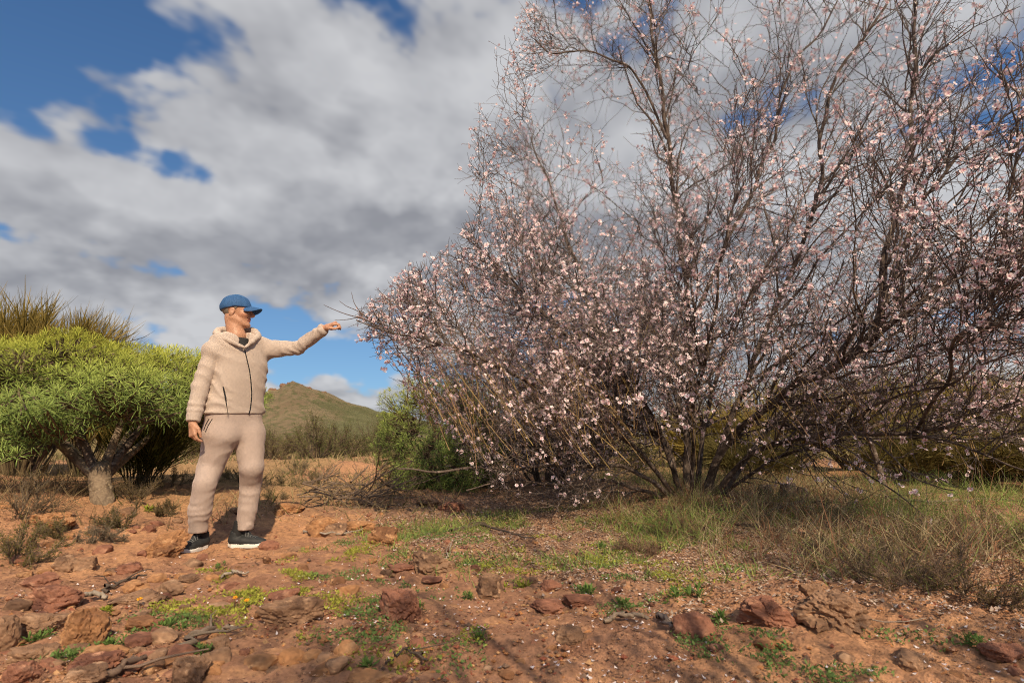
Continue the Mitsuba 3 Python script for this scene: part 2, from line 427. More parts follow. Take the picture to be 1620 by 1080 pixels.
def almond(name, limbs, inside, centre, n_sub, n_branch, n_twig, rng, parts_branch, parts_blossom, bloom, label, seeds_low=None, limb_sides=8, twig_len=(0.16, 0.5), extra=None, thin=None):
    """limbs: list of (control points, r0, r1). Grows three orders of shoots on them within the outline and dresses them with flowers."""
    root = thing(name, label, 'tree')
    K = 26
    LP = np.stack([spline(c, K) for c, _, _ in limbs])
    knot = 0.5 * (np.stack([meshkit.noise(LP * 3.1 + q, 5) for q in (0, 17, 41)], -1) - 0.5)
    LP = LP + 0.22 * knot * smooth01(0, 0.3, np.linspace(0, 1, K))[None, :, None]
    LR = 0.86 * np.stack([r0 + (r1 - r0) * np.linspace(0, 1, K) ** 0.75 for _, r0, r1 in limbs])
    for P, R in zip(LP, LR):
        s = np.linspace(0, K - 1, 64)
        Q = spline(P, 64)
        q = np.interp(s, np.arange(K), R) * (1 + 0.16 * (meshkit.noise(Q * 9.0, 3) - 0.5))
        add('limb', tubes(Q[None], q[None], limb_sides), 'bark_matter', root, smooth=True)
    ln = np.linalg.norm(np.diff(LP, axis=1), axis=2).sum(1)

    def outward(pos):
        o = pos - centre
        o[:, 2] *= 0.4
        return unit(o)

    # first order: branches on the limbs
    per = np.maximum(1, (n_sub * ln / ln.sum()).astype(int))
    pos, tan, rad, i, t = sample(LP, LR, per, 0.16, 0.99, rng)
    d = branch_off(tan, rng.uniform(0.5, 1.1, len(pos)), rng, outward(pos) + np.array([0, 0, 0.45]), 1.0)
    d = unit(d + np.array([0, 0, 0.25]))
    L = rng.uniform(0.7, 1.9, len(pos)) * (1.15 - 0.45 * t)
    P1, R1 = grow(pos, d, L, np.clip(rad * rng.uniform(0.35, 0.6, len(pos)), 0.005, 0.022), 12, rng, 0.13, rng.uniform(-0.02, 0.12, len(pos)))
    P1, ok = clip_inside(P1, inside)
    P1, R1 = P1[ok], R1[ok]
    # second order
    l1 = np.linalg.norm(P1[:, -1] - P1[:, 0], axis=1)
    AP, AR = np.concatenate([P1, LP[:, ::2][:, :12]]), np.concatenate([R1, LR[:, ::2][:, :12]])
    la = np.concatenate([l1, 0.5 * ln])
    per = rng.poisson(n_branch * la / la.sum())
    pos, tan, rad, i, t = sample(AP, AR, per, 0.1, 0.98, rng)
    if thin is not None:
        ok = rng.random(len(pos)) < thin(pos)
        pos, tan, rad, t = pos[ok], tan[ok], rad[ok], t[ok]
    d = branch_off(tan, rng.uniform(0.45, 1.1, len(pos)), rng, outward(pos) + np.array([0, 0, 0.2]), 1.0)
    d = unit(d + np.array([0, 0, 0.10]))
    P2, R2 = grow(pos, d, rng.uniform(0.3, 1.05, len(pos)), np.clip(rad * rng.uniform(0.4, 0.65, len(pos)), 0.0042, 0.011), 7, rng, 0.25, rng.uniform(-0.07, 0.12, len(pos)))
    P2, ok = clip_inside(P2, inside)
    P2, R2 = P2[ok], R2[ok]
    # third order: the flowering twigs
    P1s = P1[:, np.linspace(0, 11, 7).astype(int)]
    R1s = R1[:, np.linspace(0, 11, 7).astype(int)]
    BP, BR = np.concatenate([P2, P1s]), np.concatenate([R2, R1s])
    lb = np.linalg.norm(BP[:, -1] - BP[:, 0], axis=1)
    per = rng.poisson(n_twig * lb / lb.sum())
    pos, tan, rad, i, t = sample(BP, BR, per, 0.08, 1.0, rng)
    if thin is not None:
        ok = rng.random(len(pos)) < thin(pos)
        pos, tan, rad, t = pos[ok], tan[ok], rad[ok], t[ok]
    d = branch_off(tan, rng.uniform(0.4, 1.25, len(pos)), rng, outward(pos) + np.array([0, 0, 0.3]), 0.6)
    P3, R3 = grow(pos, d, rng.uniform(*twig_len, len(pos)) * np.where(rng.random(len(pos)) < 0.55, 0.45, 1.0), np.clip(rad * 0.6, 0.0025, 0.0046), 4, rng, 0.30, rng.uniform(-0.06, 0.10, len(pos)), 0.6)
    P3, ok = clip_inside(P3, inside)
    P3, R3 = P3[ok], R3[ok]
    # young straight shoots, tan and yellow green
    W = None
    if extra is not None:
        W, WR = extra(rng, P1, P2)
        add('young_shoots', tubes(W, WR, 4), 'twig_matter', root, smooth=True, color=shoot_color(W, 4, rng), kind='stuff', label='straight tan and yellow green young shoots')
    # the stoutest first-order branches are parts of their own
    order = np.argsort(-R1[:, 0] * l1[: len(R1)])[: parts_branch]
    for j in order:
        add('branch', tubes(P1[j:j + 1], R1[j:j + 1], 6), 'bark_matter', root, smooth=True)
    rest = np.setdiff1d(np.arange(len(P1)), order)
    vf = [tubes(P1[rest], R1[rest], 4), tubes(P2, R2, 3, False), tubes(P3, R3, 3, False)]
    nv = [len(v[0]) for v in vf]
    base = np.concatenate([rows((0.125, 0.102, 0.093), nv[0] + nv[1]), rows((0.175, 0.143, 0.132), nv[2])])
    V, F = join(vf)
    tw = meshkit.noise(V * 1.7 + 3, 8)[:, None]
    base = base * (0.55 + 0.9 * tw) * (0.8 + 0.4 * meshkit.noise(V * 31, 9)[:, None])
    add('twigs', (V, F), 'twig_matter', root, smooth=True, color=base, kind='stuff')
    # flowers and buds along the twigs
    SP, SR = np.concatenate([P3[:, [0, 1, 2, 2, 3]], P2[:, np.linspace(2, 6, 5).astype(int)]] + ([W[:, np.linspace(4, W.shape[1] - 1, 5).astype(int)]] if W is not None else [])), None
    sl = np.linalg.norm(SP[:, -1] - SP[:, 0], axis=1)
    SR = np.full(SP.shape[:2], 0.002)
    w = sl * bloom(SP[:, 2, 2])
    per = rng.poisson(0.45 * extra_counts[root][0] * w / w.sum())
    pos, tan, rad, i, t = sample(SP, SR, per, 0.15, 1.0, rng)
    k_ = rng.choice([1, 2, 3, 4, 5], len(pos), p=[0.36, 0.28, 0.20, 0.10, 0.06])       # flowers stand in clusters
    pos, tan = np.repeat(pos, k_, 0), np.repeat(tan, k_, 0)
    pos = pos + 0.013 * rng.normal(size=pos.shape)
    nrm = unit(branch_off(tan, rng.uniform(0.7, 1.5, len(pos)), rng) + np.array([0, 0, 0.25]))
    size = rng.uniform(0.0115, 0.0205, len(pos))
    tint = WHITE + (PINK - WHITE) * rng.beta(1.1, 1.9, len(pos))[:, None]
    C = pos + nrm * 0.010
    eye = np.array([0, 0, CZ])
    big = size / np.linalg.norm(C - eye, axis=1)
    vis = np.abs(C[:, 0]) < 0.95 * C[:, 1]
    order = np.argsort(-big * vis)
    near, rest = order[:parts_blossom], order[parts_blossom:]
    for j in near:
        v, f, c = blossoms(C[j:j + 1], nrm[j:j + 1], size[j:j + 1], rng, tint[j:j + 1])
        add('blossom', (v, f), 'petal_matter', root, smooth=True, color=c)
    mid = rest[: len(rest) // 9]
    far = rest[len(rest) // 9:]
    a = blossoms(C[mid], nrm[mid], size[mid], rng, tint[mid])
    b = blossoms(C[far], nrm[far], size[far] * 1.08, rng, tint[far], 1 if root == 'almond_tree' else 2)
    V, F = join([a[:2], b[:2]])
    add('blossoms', (V, F), 'petal_matter', root, smooth=True, color=np.vstack([a[2], b[2]]), kind='stuff', label='pink and white blossom too small to tell apart')
    per = rng.poisson(extra_counts[root][1] * sl / sl.sum())
    pos, tan, rad, i, t = sample(SP, SR, per, 0.05, 1.0, rng)
    nrm = branch_off(tan, rng.uniform(0.4, 1.2, len(pos)), rng)
    v, f, c = buds(pos, nrm, rng.uniform(0.006, 0.0135, len(pos)), rng)
    add('buds', (v, f), 'twig_matter', root, smooth=True, color=c, kind='stuff')
    return root, P1, P2


def shoot_color(W, sides, rng):
    n, k, _ = W.shape
    hue = rng.random((n, 1))
    c = np.array([0.36, 0.26, 0.10]) * hue + np.array([0.30, 0.19, 0.13]) * (1 - hue)
    return np.repeat(c, k * sides, 0)


# the outline of the front tree: radius by height, longer on the sides that reach towards the man and the camera
TREE = np.array([2.15, 6.55, 0.0])
ZR = np.array([-0.5, 0.3, 1.2, 1.75, 2.4, 3.2, 4.2, 5.0, 6.2, 7.4, 8.4])
RL = np.array([2.0, 2.7, 3.6, 3.5, 3.0, 2.75, 2.55, 2.3, 1.95, 1.45, 0.2])
RF = np.array([1.2, 2.6, 4.1, 4.3, 4.2, 3.9, 3.4, 3.0, 2.4, 1.7, 0.2])


def in_front_tree(p):
    q = p - TREE
    r = np.hypot(q[:, 0], q[:, 1])
    th = np.arctan2(q[:, 1], q[:, 0])
    left = np.interp(q[:, 2], ZR, RL)
    right = np.interp(q[:, 2], ZR, RF)
    w = 0.5 + 0.5 * np.cos(th + 0.75)                     # longest towards the right and the camera
    lim = left * (1 - w) + right * w
    lim = lim * (0.86 + 0.28 * meshkit.noise(np.stack([np.cos(th) * 2.2, np.sin(th) * 2.2, q[:, 2] * 1.1], -1) + 5, 2))
    sx = p[:, 0] / np.maximum(p[:, 1], 0.1)
    keep_off = (np.hypot(p[:, 0] - 0.2, p[:, 1] - 0.2) > 1.75)
    man = np.hypot(p[:, 0] + 1.85, p[:, 1] - 4.1) > 0.78
    return (r < lim) & (p[:, 2] > 0.12) & keep_off & man


def A(*pts):
    return np.array([at(*p) for p in pts])


g0 = lambda px, Yd: np.array([at(px, 700, Yd)[0], Yd, float(ground_z(at(px, 700, Yd)[0], Yd)) - 0.05])
front_limbs = [
    (np.vstack([g0(1085, 6.7), A((1085, 700, 6.65), (1093, 590, 6.6), (1082, 420, 6.5), (1052, 200, 6.4), (1040, 90, 6.4), (1012, -60, 6.4))]), 0.060, 0.016),
    (np.vstack([g0(1072, 6.6), A((1050, 690, 6.5), (985, 580, 6.3), (925, 440, 6.1), (880, 330, 6.0), (838, 215, 5.9))]), 0.042, 0.009),
    (np.vstack([g0(1108, 6.55), A((1150, 700, 6.2), (1240, 625, 5.6), (1330, 575, 5.0), (1385, 525, 4.7), (1398, 420, 4.6), (1440, 250, 4.6), (1447, 60, 4.6), (1440, -60, 4.6))]), 0.056, 0.013),
    (np.vstack([A((1365, 555, 4.8), (1440, 490, 4.4), (1540, 425, 4.1), (1660, 370, 3.8))]), 0.026, 0.010),
    (np.vstack([g0(1120, 6.55), A((1190, 715, 6.0), (1290, 688, 5.3), (1390, 685, 4.8), (1450, 680, 4.5), (1560, 655, 4.1), (1680, 600, 3.7))]), 0.040, 0.008),
    (np.vstack([g0(1130, 6.6), A((1230, 720, 6.1), (1320, 705, 5.6), (1430, 690, 5.2), (1500, 700, 4.9))]), 0.024, 0.006),
    (np.vstack([g0(1060, 6.55), A((1015, 750, 6.3), (930, 735, 5.9), (820, 738, 5.5), (700, 745, 5.2), (625, 740, 5.0))]), 0.036, 0.007),
    (np.vstack([g0(1050, 6.6), A((1000, 770, 6.3), (900, 762, 5.9), (800, 765, 5.6), (735, 782, 5.4))]), 0.028, 0.006),
    (np.vstack([g0(1066, 6.55), A((1010, 715, 6.2), (900, 640, 5.6), (780, 575, 5.0), (680, 540, 4.65), (600, 515, 4.45), (560, 500, 4.35))]), 0.034, 0.0035),
    (np.vstack([g0(1112, 6.7), A((1165, 640, 6.4), (1230, 480, 6.1), (1290, 330, 5.8), (1310, 160, 5.6), (1400, 10, 5.4), (1430, -50, 5.4))]), 0.045, 0.010),
    (np.vstack([A((1100, 500, 6.55), (1165, 350, 6.3), (1215, 240, 6.1), (1245, 120, 6.0), (1310, 35, 5.9), (1330, -50, 5.9))]), 0.030, 0.008),
    (np.vstack([A((1055, 220, 6.4), (1000, 110, 6.3), (930, 85, 6.2), (880, 90, 6.1), (845, 60, 6.0))]), 0.020, 0.006),
    (np.vstack([g0(1098, 6.9), A((1120, 640, 7.2), (1180, 480, 7.5), (1260, 330, 7.7), (1340, 200, 7.9))]), 0.040, 0.010),
    (np.vstack([g0(1135, 6.75), A((1240, 650, 6.8), (1370, 560, 6.7), (1500, 480, 6.6), (1640, 400, 6.5))]), 0.040, 0.010),
    (np.vstack([A((1385, 525, 4.7), (1460, 320, 4.5), (1540, 220, 4.3), (1640, 150, 4.2))]), 0.022, 0.008),
    (np.vstack([A((1450, 680, 4.5), (1520, 560, 3.6), (1570, 440, 3.2), (1600, 260, 3.0), (1625, 120, 3.0))]), 0.016, 0.005),
    (np.vstack([A((1290, 688, 5.3), (1400, 640, 4.5), (1520, 600, 3.7), (1640, 560, 3.2))]), 0.018, 0.005),
    (np.vstack([A((1320, 600, 5.05), (1440, 560, 4.3), (1550, 535, 3.5), (1650, 490, 3.1))]), 0.016, 0.005),
    (np.vstack([A((1390, 685, 4.8), (1470, 690, 4.3), (1560, 720, 3.8), (1640, 745, 3.5))]), 0.016, 0.005),
    (np.vstack([g0(1078, 6.5), A((1020, 640, 6.1), (900, 530, 5.5), (800, 440, 5.2), (735, 375, 5.0))]), 0.034, 0.006),
    (np.vstack([g0(1090, 6.5), A((1100, 640, 5.8), (1130, 520, 5.1), (1150, 400, 4.7), (1180, 280, 4.4))]), 0.030, 0.008),
]


def front_shoots(rng, P1, P2):
    """Straight young shoots that stand up from the low limbs on the man's side, and a few in front."""
    n = 260
    px = np.where(rng.random(n) < 0.78, rng.uniform(620, 1010, n), rng.uniform(980, 1560, n))
    py = rng.uniform(640, 745, n)
    Yd = np.interp(px, [600, 800, 1050, 1560], [5.0, 5.35, 5.7, 4.4]) + rng.normal(0, 0.35, n)
    P0 = np.array([at(*q) for q in zip(px, py, Yd)])
    D = np.stack([rng.normal(-0.55, 0.40, n), rng.normal(-0.05, 0.3, n), np.full(n, 1.0)], -1)
    P, R = grow(P0, D, rng.uniform(0.45, 1.35, n), np.full(n, 0.0042), 10, rng, 0.035, 0.01, 0.4)
    ok = in_front_tree(P.reshape(-1, 3)).reshape(n, 10).mean(1) > 0.7
    return P[ok], R[ok]


extra_counts = {'almond_tree': (38000, 20000), 'almond_tree_001': (15000, 6000), 'almond_tree_002': (1300, 1500), 'almond_tree_003': (9000, 600)}
rng = np.random.default_rng(11)
front, fP1, fP2 = almond('almond_tree', front_limbs, in_front_tree, TREE + np.array([0, 0, 1.5]), 480, 5000, 31000, rng, 130, 300, lambda z: np.interp(z, [0, 0.7, 1.5, 3, 7], [0.3, 0.9, 1.4, 1.05, 1.25]),
                         'large many stemmed almond tree in pink blossom, filling the right half', extra=front_shoots,
                         thin=lambda p: np.interp(p[:, 0], [1.6, 2.6], [1.0, 0.52]) * np.interp(p[:, 2], [0.3, 0.9, 2.8, 4.5], [0.6, 1.0, 0.95, 0.62]))

# the second almond tree, behind the first one's left skirt
BACK = np.array([0.55, 8.9, 0.0])


def in_back_tree(p):
    q = p - BACK
    r = np.hypot(q[:, 0], q[:, 1])
    lim = np.interp(q[:, 2], [0, 0.6, 1.4, 2.4, 3.3, 4.2, 4.9], [1.2, 2.0, 2.5, 2.3, 1.9, 1.2, 0.2])
    th = np.arctan2(q[:, 1], q[:, 0])
    lim = lim * (0.85 + 0.3 * meshkit.noise(np.stack([np.cos(th) * 2.2, np.sin(th) * 2.2, q[:, 2] * 1.2], -1) + 15, 2))
    return (r < lim) & (p[:, 2] > 0.15)


rng = np.random.default_rng(12)  # seed
back_limbs = []
for k in range(11):
    a = k * 2.399 + 0.4
    rr_ = rng.uniform(0.9, 2.2)
    top_ = BACK + np.array([math.cos(a) * rr_, math.sin(a) * rr_, rng.uniform(1.9, 4.3) - 0.45 * rr_])
    mid_ = BACK + np.array([math.cos(a) * rr_ * 0.55, math.sin(a) * rr_ * 0.55, (top_[2]) * 0.42])
    low_ = BACK + np.array([math.cos(a) * 0.10, math.sin(a) * 0.10, -0.1])
    back_limbs.append((np.vstack([low_, 0.5 * (low_ + mid_) + np.array([0, 0, 0.15]), mid_, top_]), rng.uniform(0.03, 0.05), 0.007))
almond('almond_tree', back_limbs, in_back_tree, BACK + np.array([0, 0, 1.2]), 200, 2000, 12000, rng, 30, 0, lambda z: np.ones_like(z),
       'smaller dense almond tree in blossom behind the left side of the large one', limb_sides=6)

# a small leaning almond tree with a lichen grey trunk, right of the large one
LEAN = at(1400, 772, 7.6)
rng = np.random.default_rng(13)
lz = float(ground_z(LEAN[0], 7.6))
Lb = np.array([LEAN[0], 7.6, lz - 0.05])
lean_limbs = [(np.vstack([Lb, A((1388, 735, 7.6), (1374, 690, 7.6), (1362, 640, 7.55), (1330, 570, 7.5), (1290, 500, 7.5))]), 0.060, 0.008),
              (np.vstack([A((1366, 660, 7.55), (1400, 600, 7.6), (1450, 520, 7.7), (1490, 430, 7.8))]), 0.035, 0.007),
              (np.vstack([A((1372, 680, 7.6), (1440, 640, 7.4), (1520, 590, 7.2), (1590, 520, 7.1))]), 0.030, 0.006),
              (np.vstack([A((1362, 640, 7.55), (1380, 540, 7.9), (1400, 450, 8.3))]), 0.028, 0.006)]
almond('almond_tree', lean_limbs, lambda p: (p[:, 2] > 0.5) & (np.hypot(p[:, 0] - LEAN[0], p[:, 1] - 7.6) < 2.2) & (p[:, 2] < 3.9), Lb + np.array([0, 0, 1.5]), 40, 330, 1800, rng, 6, 0,
       lambda z: np.ones_like(z), 'small almond tree with a leaning lichen grey trunk, right of the large one', limb_sides=10)
# the almond tree behind the photographer's right shoulder: it shades the foreground
SHADE = np.array([1.75, -1.35, 0.0])
rng = np.random.default_rng(14)
shade_limbs = []
for k in range(8):
    a = k * 2.399
    tip_ = SHADE + np.array([math.cos(a) * 1.9, math.sin(a) * 1.9, rng.uniform(2.2, 3.6)])
    shade_limbs.append((np.vstack([SHADE + [0.3, -0.2, -0.1], SHADE + 0.3 * (tip_ - SHADE) + [0, 0, 0.3], tip_]), 0.05, 0.008))
almond('almond_tree', shade_limbs, lambda p: (np.hypot(p[:, 0] - SHADE[0], p[:, 1] - SHADE[1]) < 2.0 + 1.0 * (p[:, 0] > SHADE[0])) & (p[:, 2] > 0.4) & (p[:, 2] < 4) & ((p[:, 1] < 0.1) | (np.abs(p[:, 0]) > 1.15 * p[:, 1] + 0.5)),
       SHADE + np.array([0, 0, 1.5]), 70, 600, 4200, rng, 0, 0, lambda z: np.ones_like(z), 'almond tree outside the frame that shades the bottom right foreground', limb_sides=6)
# ------------------------------------------------------------------ shrubs
def ribbons(P, W, rng, side=None):
    """Flat strips along paths P (n, k, 3), half widths W (n, k)."""
    n, k, _ = P.shape
    t = unit(P[:, -1] - P[:, 0])
    s = unit(np.cross(t, unit(rng.normal(size=(n, 3))))) if side is None else side
    V = np.stack([P - W[..., None] * s[:, None], P + W[..., None] * s[:, None]], 2).reshape(-1, 3)
    base = (np.arange(n) * k * 2)[:, None] + np.arange(k - 1)[None] * 2
    q = np.stack([base, base + 1, base + 3, base + 2], -1).reshape(-1, 4)
    return V, np.vstack([q[:, [0, 1, 2]], q[:, [0, 2, 3]]])


def leaves(B, D, L, W, rng, bend=0.15, up=None, plain=False):
    """Narrow pointed leaves from B along D: four triangles each."""
    n = len(B)
    ref = unit(rng.normal(size=(n, 3))) if up is None else up
    s = unit(np.cross(D, ref))
    nn = np.cross(s, D)
    L, W = L[:, None], W[:, None]
    if plain:
        m_ = B + 0.5 * L * D + bend * 0.25 * L * nn
        V = np.stack([B, m_ - W * s, m_ + W * s, B + L * D - bend * 0.4 * L * nn], 1).reshape(-1, 3)
        return V, ((np.arange(n) * 4)[:, None, None] + np.array([[0, 1, 2], [1, 3, 2]])[None]).reshape(-1, 3)
    p1 = B + 0.40 * L * D + bend * 0.25 * L * nn
    p2 = B + 0.75 * L * D + bend * 0.10 * L * nn
    tip = B + L * D - bend * 0.45 * L * nn
    V = np.stack([B, p1 - W * s, p1 + W * s, p2 - 0.75 * W * s, p2 + 0.75 * W * s, tip], 1).reshape(-1, 3)
    F = ((np.arange(n) * 6)[:, None, None] + np.array([[0, 1, 2], [1, 3, 2], [2, 3, 4], [3, 5, 4]])[None]).reshape(-1, 3)
    return V, F


def rosettes(C, N, R, rng, count=22, col_in=(0.30, 0.36, 0.07), col_out=(0.11, 0.19, 0.045), width=0.05):
    n = len(C)
    a = unit(np.cross(N, np.where(np.abs(N[:, 2:3]) < 0.8, np.array([[0, 0, 1.0]]), np.array([[1.0, 0, 0]]))))
    b = np.cross(N, a)
    k = np.arange(count)
    th = (k * 2.39996)[None] + rng.uniform(0, 6.28, (n, 1)) + rng.normal(0, 0.2, (n, count))
    el = np.radians(np.linspace(-18, 72, count))[None] + rng.normal(0, 0.14, (n, count))
    D = (np.cos(el) * np.cos(th))[..., None] * a[:, None] + (np.cos(el) * np.sin(th))[..., None] * b[:, None] + np.sin(el)[..., None] * N[:, None]
    B = C[:, None] + 0.10 * R[:, None, None] * D + (0.22 * R[:, None] * np.linspace(-1, 0.4, count)[None])[..., None] * N[:, None]
    L = R[:, None] * rng.uniform(0.8, 1.1, (n, count)) * np.linspace(1.0, 0.62, count)[None]
    V, F = leaves(B.reshape(-1, 3), unit(D.reshape(-1, 3)), L.ravel(), np.maximum(width * R[:, None] * np.ones((1, count)), 0.0025).ravel(), rng, 0.2, np.repeat(N, count, 0))
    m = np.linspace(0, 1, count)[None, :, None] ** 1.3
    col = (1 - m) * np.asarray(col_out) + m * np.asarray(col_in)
    col = col * rng.uniform(0.8, 1.2, (n, count, 1)) * np.ones((n, 1, 1))
    return V, F, col


def dome_shrub(name, label, cen, R, z_lo, z_hi, trunk_at, n_ros, n_parts, size, rng, squash=1.0, trunk_r=0.11, skirt=0.10):
    """A dome of leaf rosettes on grey forking branches and a stout pale trunk."""
    root = thing(name, label, 'shrub')
    cen = np.array([cen[0], cen[1], 0.0])
    ph = rng.uniform(0, 2 * PI, n_ros * 3)
    cz = rng.uniform(0, 1.0, n_ros * 3)
    low_ = -skirt - 0.70 * np.clip(np.cos(ph + 1.95), 0, 1) ** 3
    cz = low_ + (1 - low_) * cz
    lump = 0.74 + 0.50 * meshkit.noise(np.stack([np.cos(ph) * 3.2, np.sin(ph) * 3.2, cz * 3.4], -1) + 3, int(R * 10))
    rr = np.clip(1 - np.clip(cz, 0, 1) ** 2.6, 0, 1) ** 0.45 * np.where(cz < 0, 0.96 + cz * 0.55, 1)
    hz = z_lo + (z_hi - z_lo) * np.clip(cz, -0.5, 1)
    depth = np.where(rng.random(len(ph)) < 0.72, 1.0, rng.uniform(0.80, 0.95, len(ph)))
    C = cen + np.stack([np.cos(ph) * rr * R * lump * depth, np.sin(ph) * rr * R * lump * depth * squash, 0 * ph], -1)
    C[:, 2] = z_lo + (hz - z_lo) * (0.80 + 0.27 * (lump - 0.74) / 0.5) * depth
    # thin them to an even spacing
    keep, tree_, gap = [], cKDTree(C), size * 0.62
    dead = np.zeros(len(C), bool)
    for i in range(len(C)):
        if not dead[i]:
            keep.append(i)
            dead[tree_.query_ball_point(C[i], gap)] = True
            if len(keep) >= n_ros:
                break
    C = C[keep]
    N = unit(C - (cen + np.array([0, 0, z_lo - 0.7 * R])))
    N = unit(N + np.array([0, 0, 0.35]) + 0.22 * rng.normal(size=N.shape))
    S = size * rng.uniform(0.7, 1.15, len(C))
    S[C[:, 2] < z_lo + 0.1] *= 1.1
    # branches: trunk -> forks -> one stem to each rosette
    base = np.array([trunk_at[0], trunk_at[1], float(ground_z(*trunk_at)) - 0.16])
    head = base + np.array([0.02, 0.02, 0.30 * (z_lo / 0.75)]) + 0.12 * np.array([cen[0] - base[0], cen[1] - base[1], 0])
    tp = spline([base + np.array([0.10, 0, 0]), 0.5 * (base + head) + np.array([0.05, 0, 0]), head, head + np.array([0.02, 0.03, 0.10])], 22)
    tr = trunk_r * np.interp(np.linspace(0, 1, 22), [0, 0.25, 0.6, 0.85, 1], [0.98, 0.9, 0.80, 0.72, 0.35]) * (1 + 0.14 * (meshkit.noise(tp * 14, 3) - 0.5))
    v, f = tubes(tp[None], tr[None], 14)
    v = v + 0.5 * trunk_r * (meshkit.fbm(v * 14, 4, 7)[:, None] - 0.5) * unit(v - head * [1, 1, 0] - v * [0, 0, 1])
    add('trunk', (v, f), 'pale_bark', root, smooth=True)
    n1, n2 = 11, 70
    fork1 = []
    for k in range(n1):
        a = k * 2 * PI / n1 + rng.normal(0, 0.2)
        tgt = cen + np.array([math.cos(a) * R * 0.45, math.sin(a) * R * 0.45 * squash, z_lo + rng.uniform(-0.02, 0.2) * (z_hi - z_lo)])
        P = spline([head - np.array([0, 0, 0.06]), head + 0.35 * (tgt - head) + np.array([0, 0, -0.05]), tgt], 10)
        add('branch', tubes(P[None], (trunk_r * np.linspace(0.56, 0.22, 10))[None], 7), 'pale_bark' if k % 3 else 'bark_matter', root, smooth=True)
        fork1.append(tgt)
    fork1 = np.array(fork1)
    pick = C[rng.choice(len(C), min(n2, len(C)), replace=False)]
    fork2 = cen + (pick - cen) * 0.72
    fork2[:, 2] = np.maximum(pick[:, 2] - 0.20 * (z_hi - z_lo), fork2[:, 2] * 0.8)
    j = cKDTree(fork1).query(fork2)[1]
    P = np.stack([fork1[j], 0.5 * (fork1[j] + fork2) + rng.normal(0, 0.03, fork2.shape) + np.array([0, 0, -0.04]), fork2], 1)
    j2 = cKDTree(fork2).query(C)[1]
    low = C - 0.05 * N
    Q = np.stack([fork2[j2], 0.5 * (fork2[j2] + low) + rng.normal(0, 0.02, low.shape) + np.array([0, 0, -0.03]), low], 1)
    V, F = join([tubes(P, np.broadcast_to(trunk_r * np.array([0.20, 0.16, 0.13]), P.shape[:2]), 6), tubes(Q, np.broadcast_to(trunk_r * np.array([0.11, 0.08, 0.065]), Q.shape[:2]), 5)])
    add('stems', (V, F), 'twig_matter', root, smooth=True, color=rows((0.14, 0.10, 0.075), len(V)) * (0.6 + 0.8 * meshkit.noise(V * 9, 4)[:, None]), kind='stuff')
    # foliage, the largest rosettes as parts
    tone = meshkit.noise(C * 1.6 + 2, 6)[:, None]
    dome_height = smooth01(z_lo, z_hi, C[:, 2])[:, None]  # leaf colour runs yellower and paler towards the top of the dome
    co = np.array([0.20, 0.29, 0.085]) * (1 - dome_height) + np.array([0.32, 0.36, 0.060]) * dome_height
    ci = np.array([0.38, 0.48, 0.15]) * (1 - dome_height) + np.array([0.56, 0.58, 0.11]) * dome_height
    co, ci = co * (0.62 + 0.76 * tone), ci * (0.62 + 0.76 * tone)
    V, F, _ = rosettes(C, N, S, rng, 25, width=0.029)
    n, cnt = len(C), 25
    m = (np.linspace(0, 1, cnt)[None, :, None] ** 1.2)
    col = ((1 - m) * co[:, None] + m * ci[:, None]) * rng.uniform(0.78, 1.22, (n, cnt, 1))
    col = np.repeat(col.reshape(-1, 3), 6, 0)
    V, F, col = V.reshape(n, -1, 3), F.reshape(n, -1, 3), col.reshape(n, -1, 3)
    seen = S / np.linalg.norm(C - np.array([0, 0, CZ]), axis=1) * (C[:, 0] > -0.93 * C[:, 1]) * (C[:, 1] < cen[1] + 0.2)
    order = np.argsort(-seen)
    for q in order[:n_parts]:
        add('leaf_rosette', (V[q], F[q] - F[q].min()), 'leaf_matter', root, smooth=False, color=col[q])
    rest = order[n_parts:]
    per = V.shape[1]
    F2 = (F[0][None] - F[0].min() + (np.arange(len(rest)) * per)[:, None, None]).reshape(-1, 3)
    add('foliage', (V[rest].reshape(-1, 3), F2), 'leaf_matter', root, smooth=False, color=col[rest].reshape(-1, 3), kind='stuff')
    return root


rng = np.random.default_rng(21)
tx = on_ground(145, 806)
dome_shrub('succulent_shrub', 'broad dome shaped green shrub of spiky leaf rosettes on a stout pale trunk', (-4.55, 6.30), 1.60, 1.02, 1.80, (at(148, 800, 5.5)[0], 5.5), 2300, 300, 0.112, rng)
rng = np.random.default_rng(22)
dome_shrub('succulent_shrub', 'rounded bright green shrub standing behind the almond twigs right of the far bushes', (-1.02, 8.7), 0.98, 0.62, 1.74, (-1.0, 8.7), 1100, 60, 0.11, rng, trunk_r=0.07, skirt=0.5)


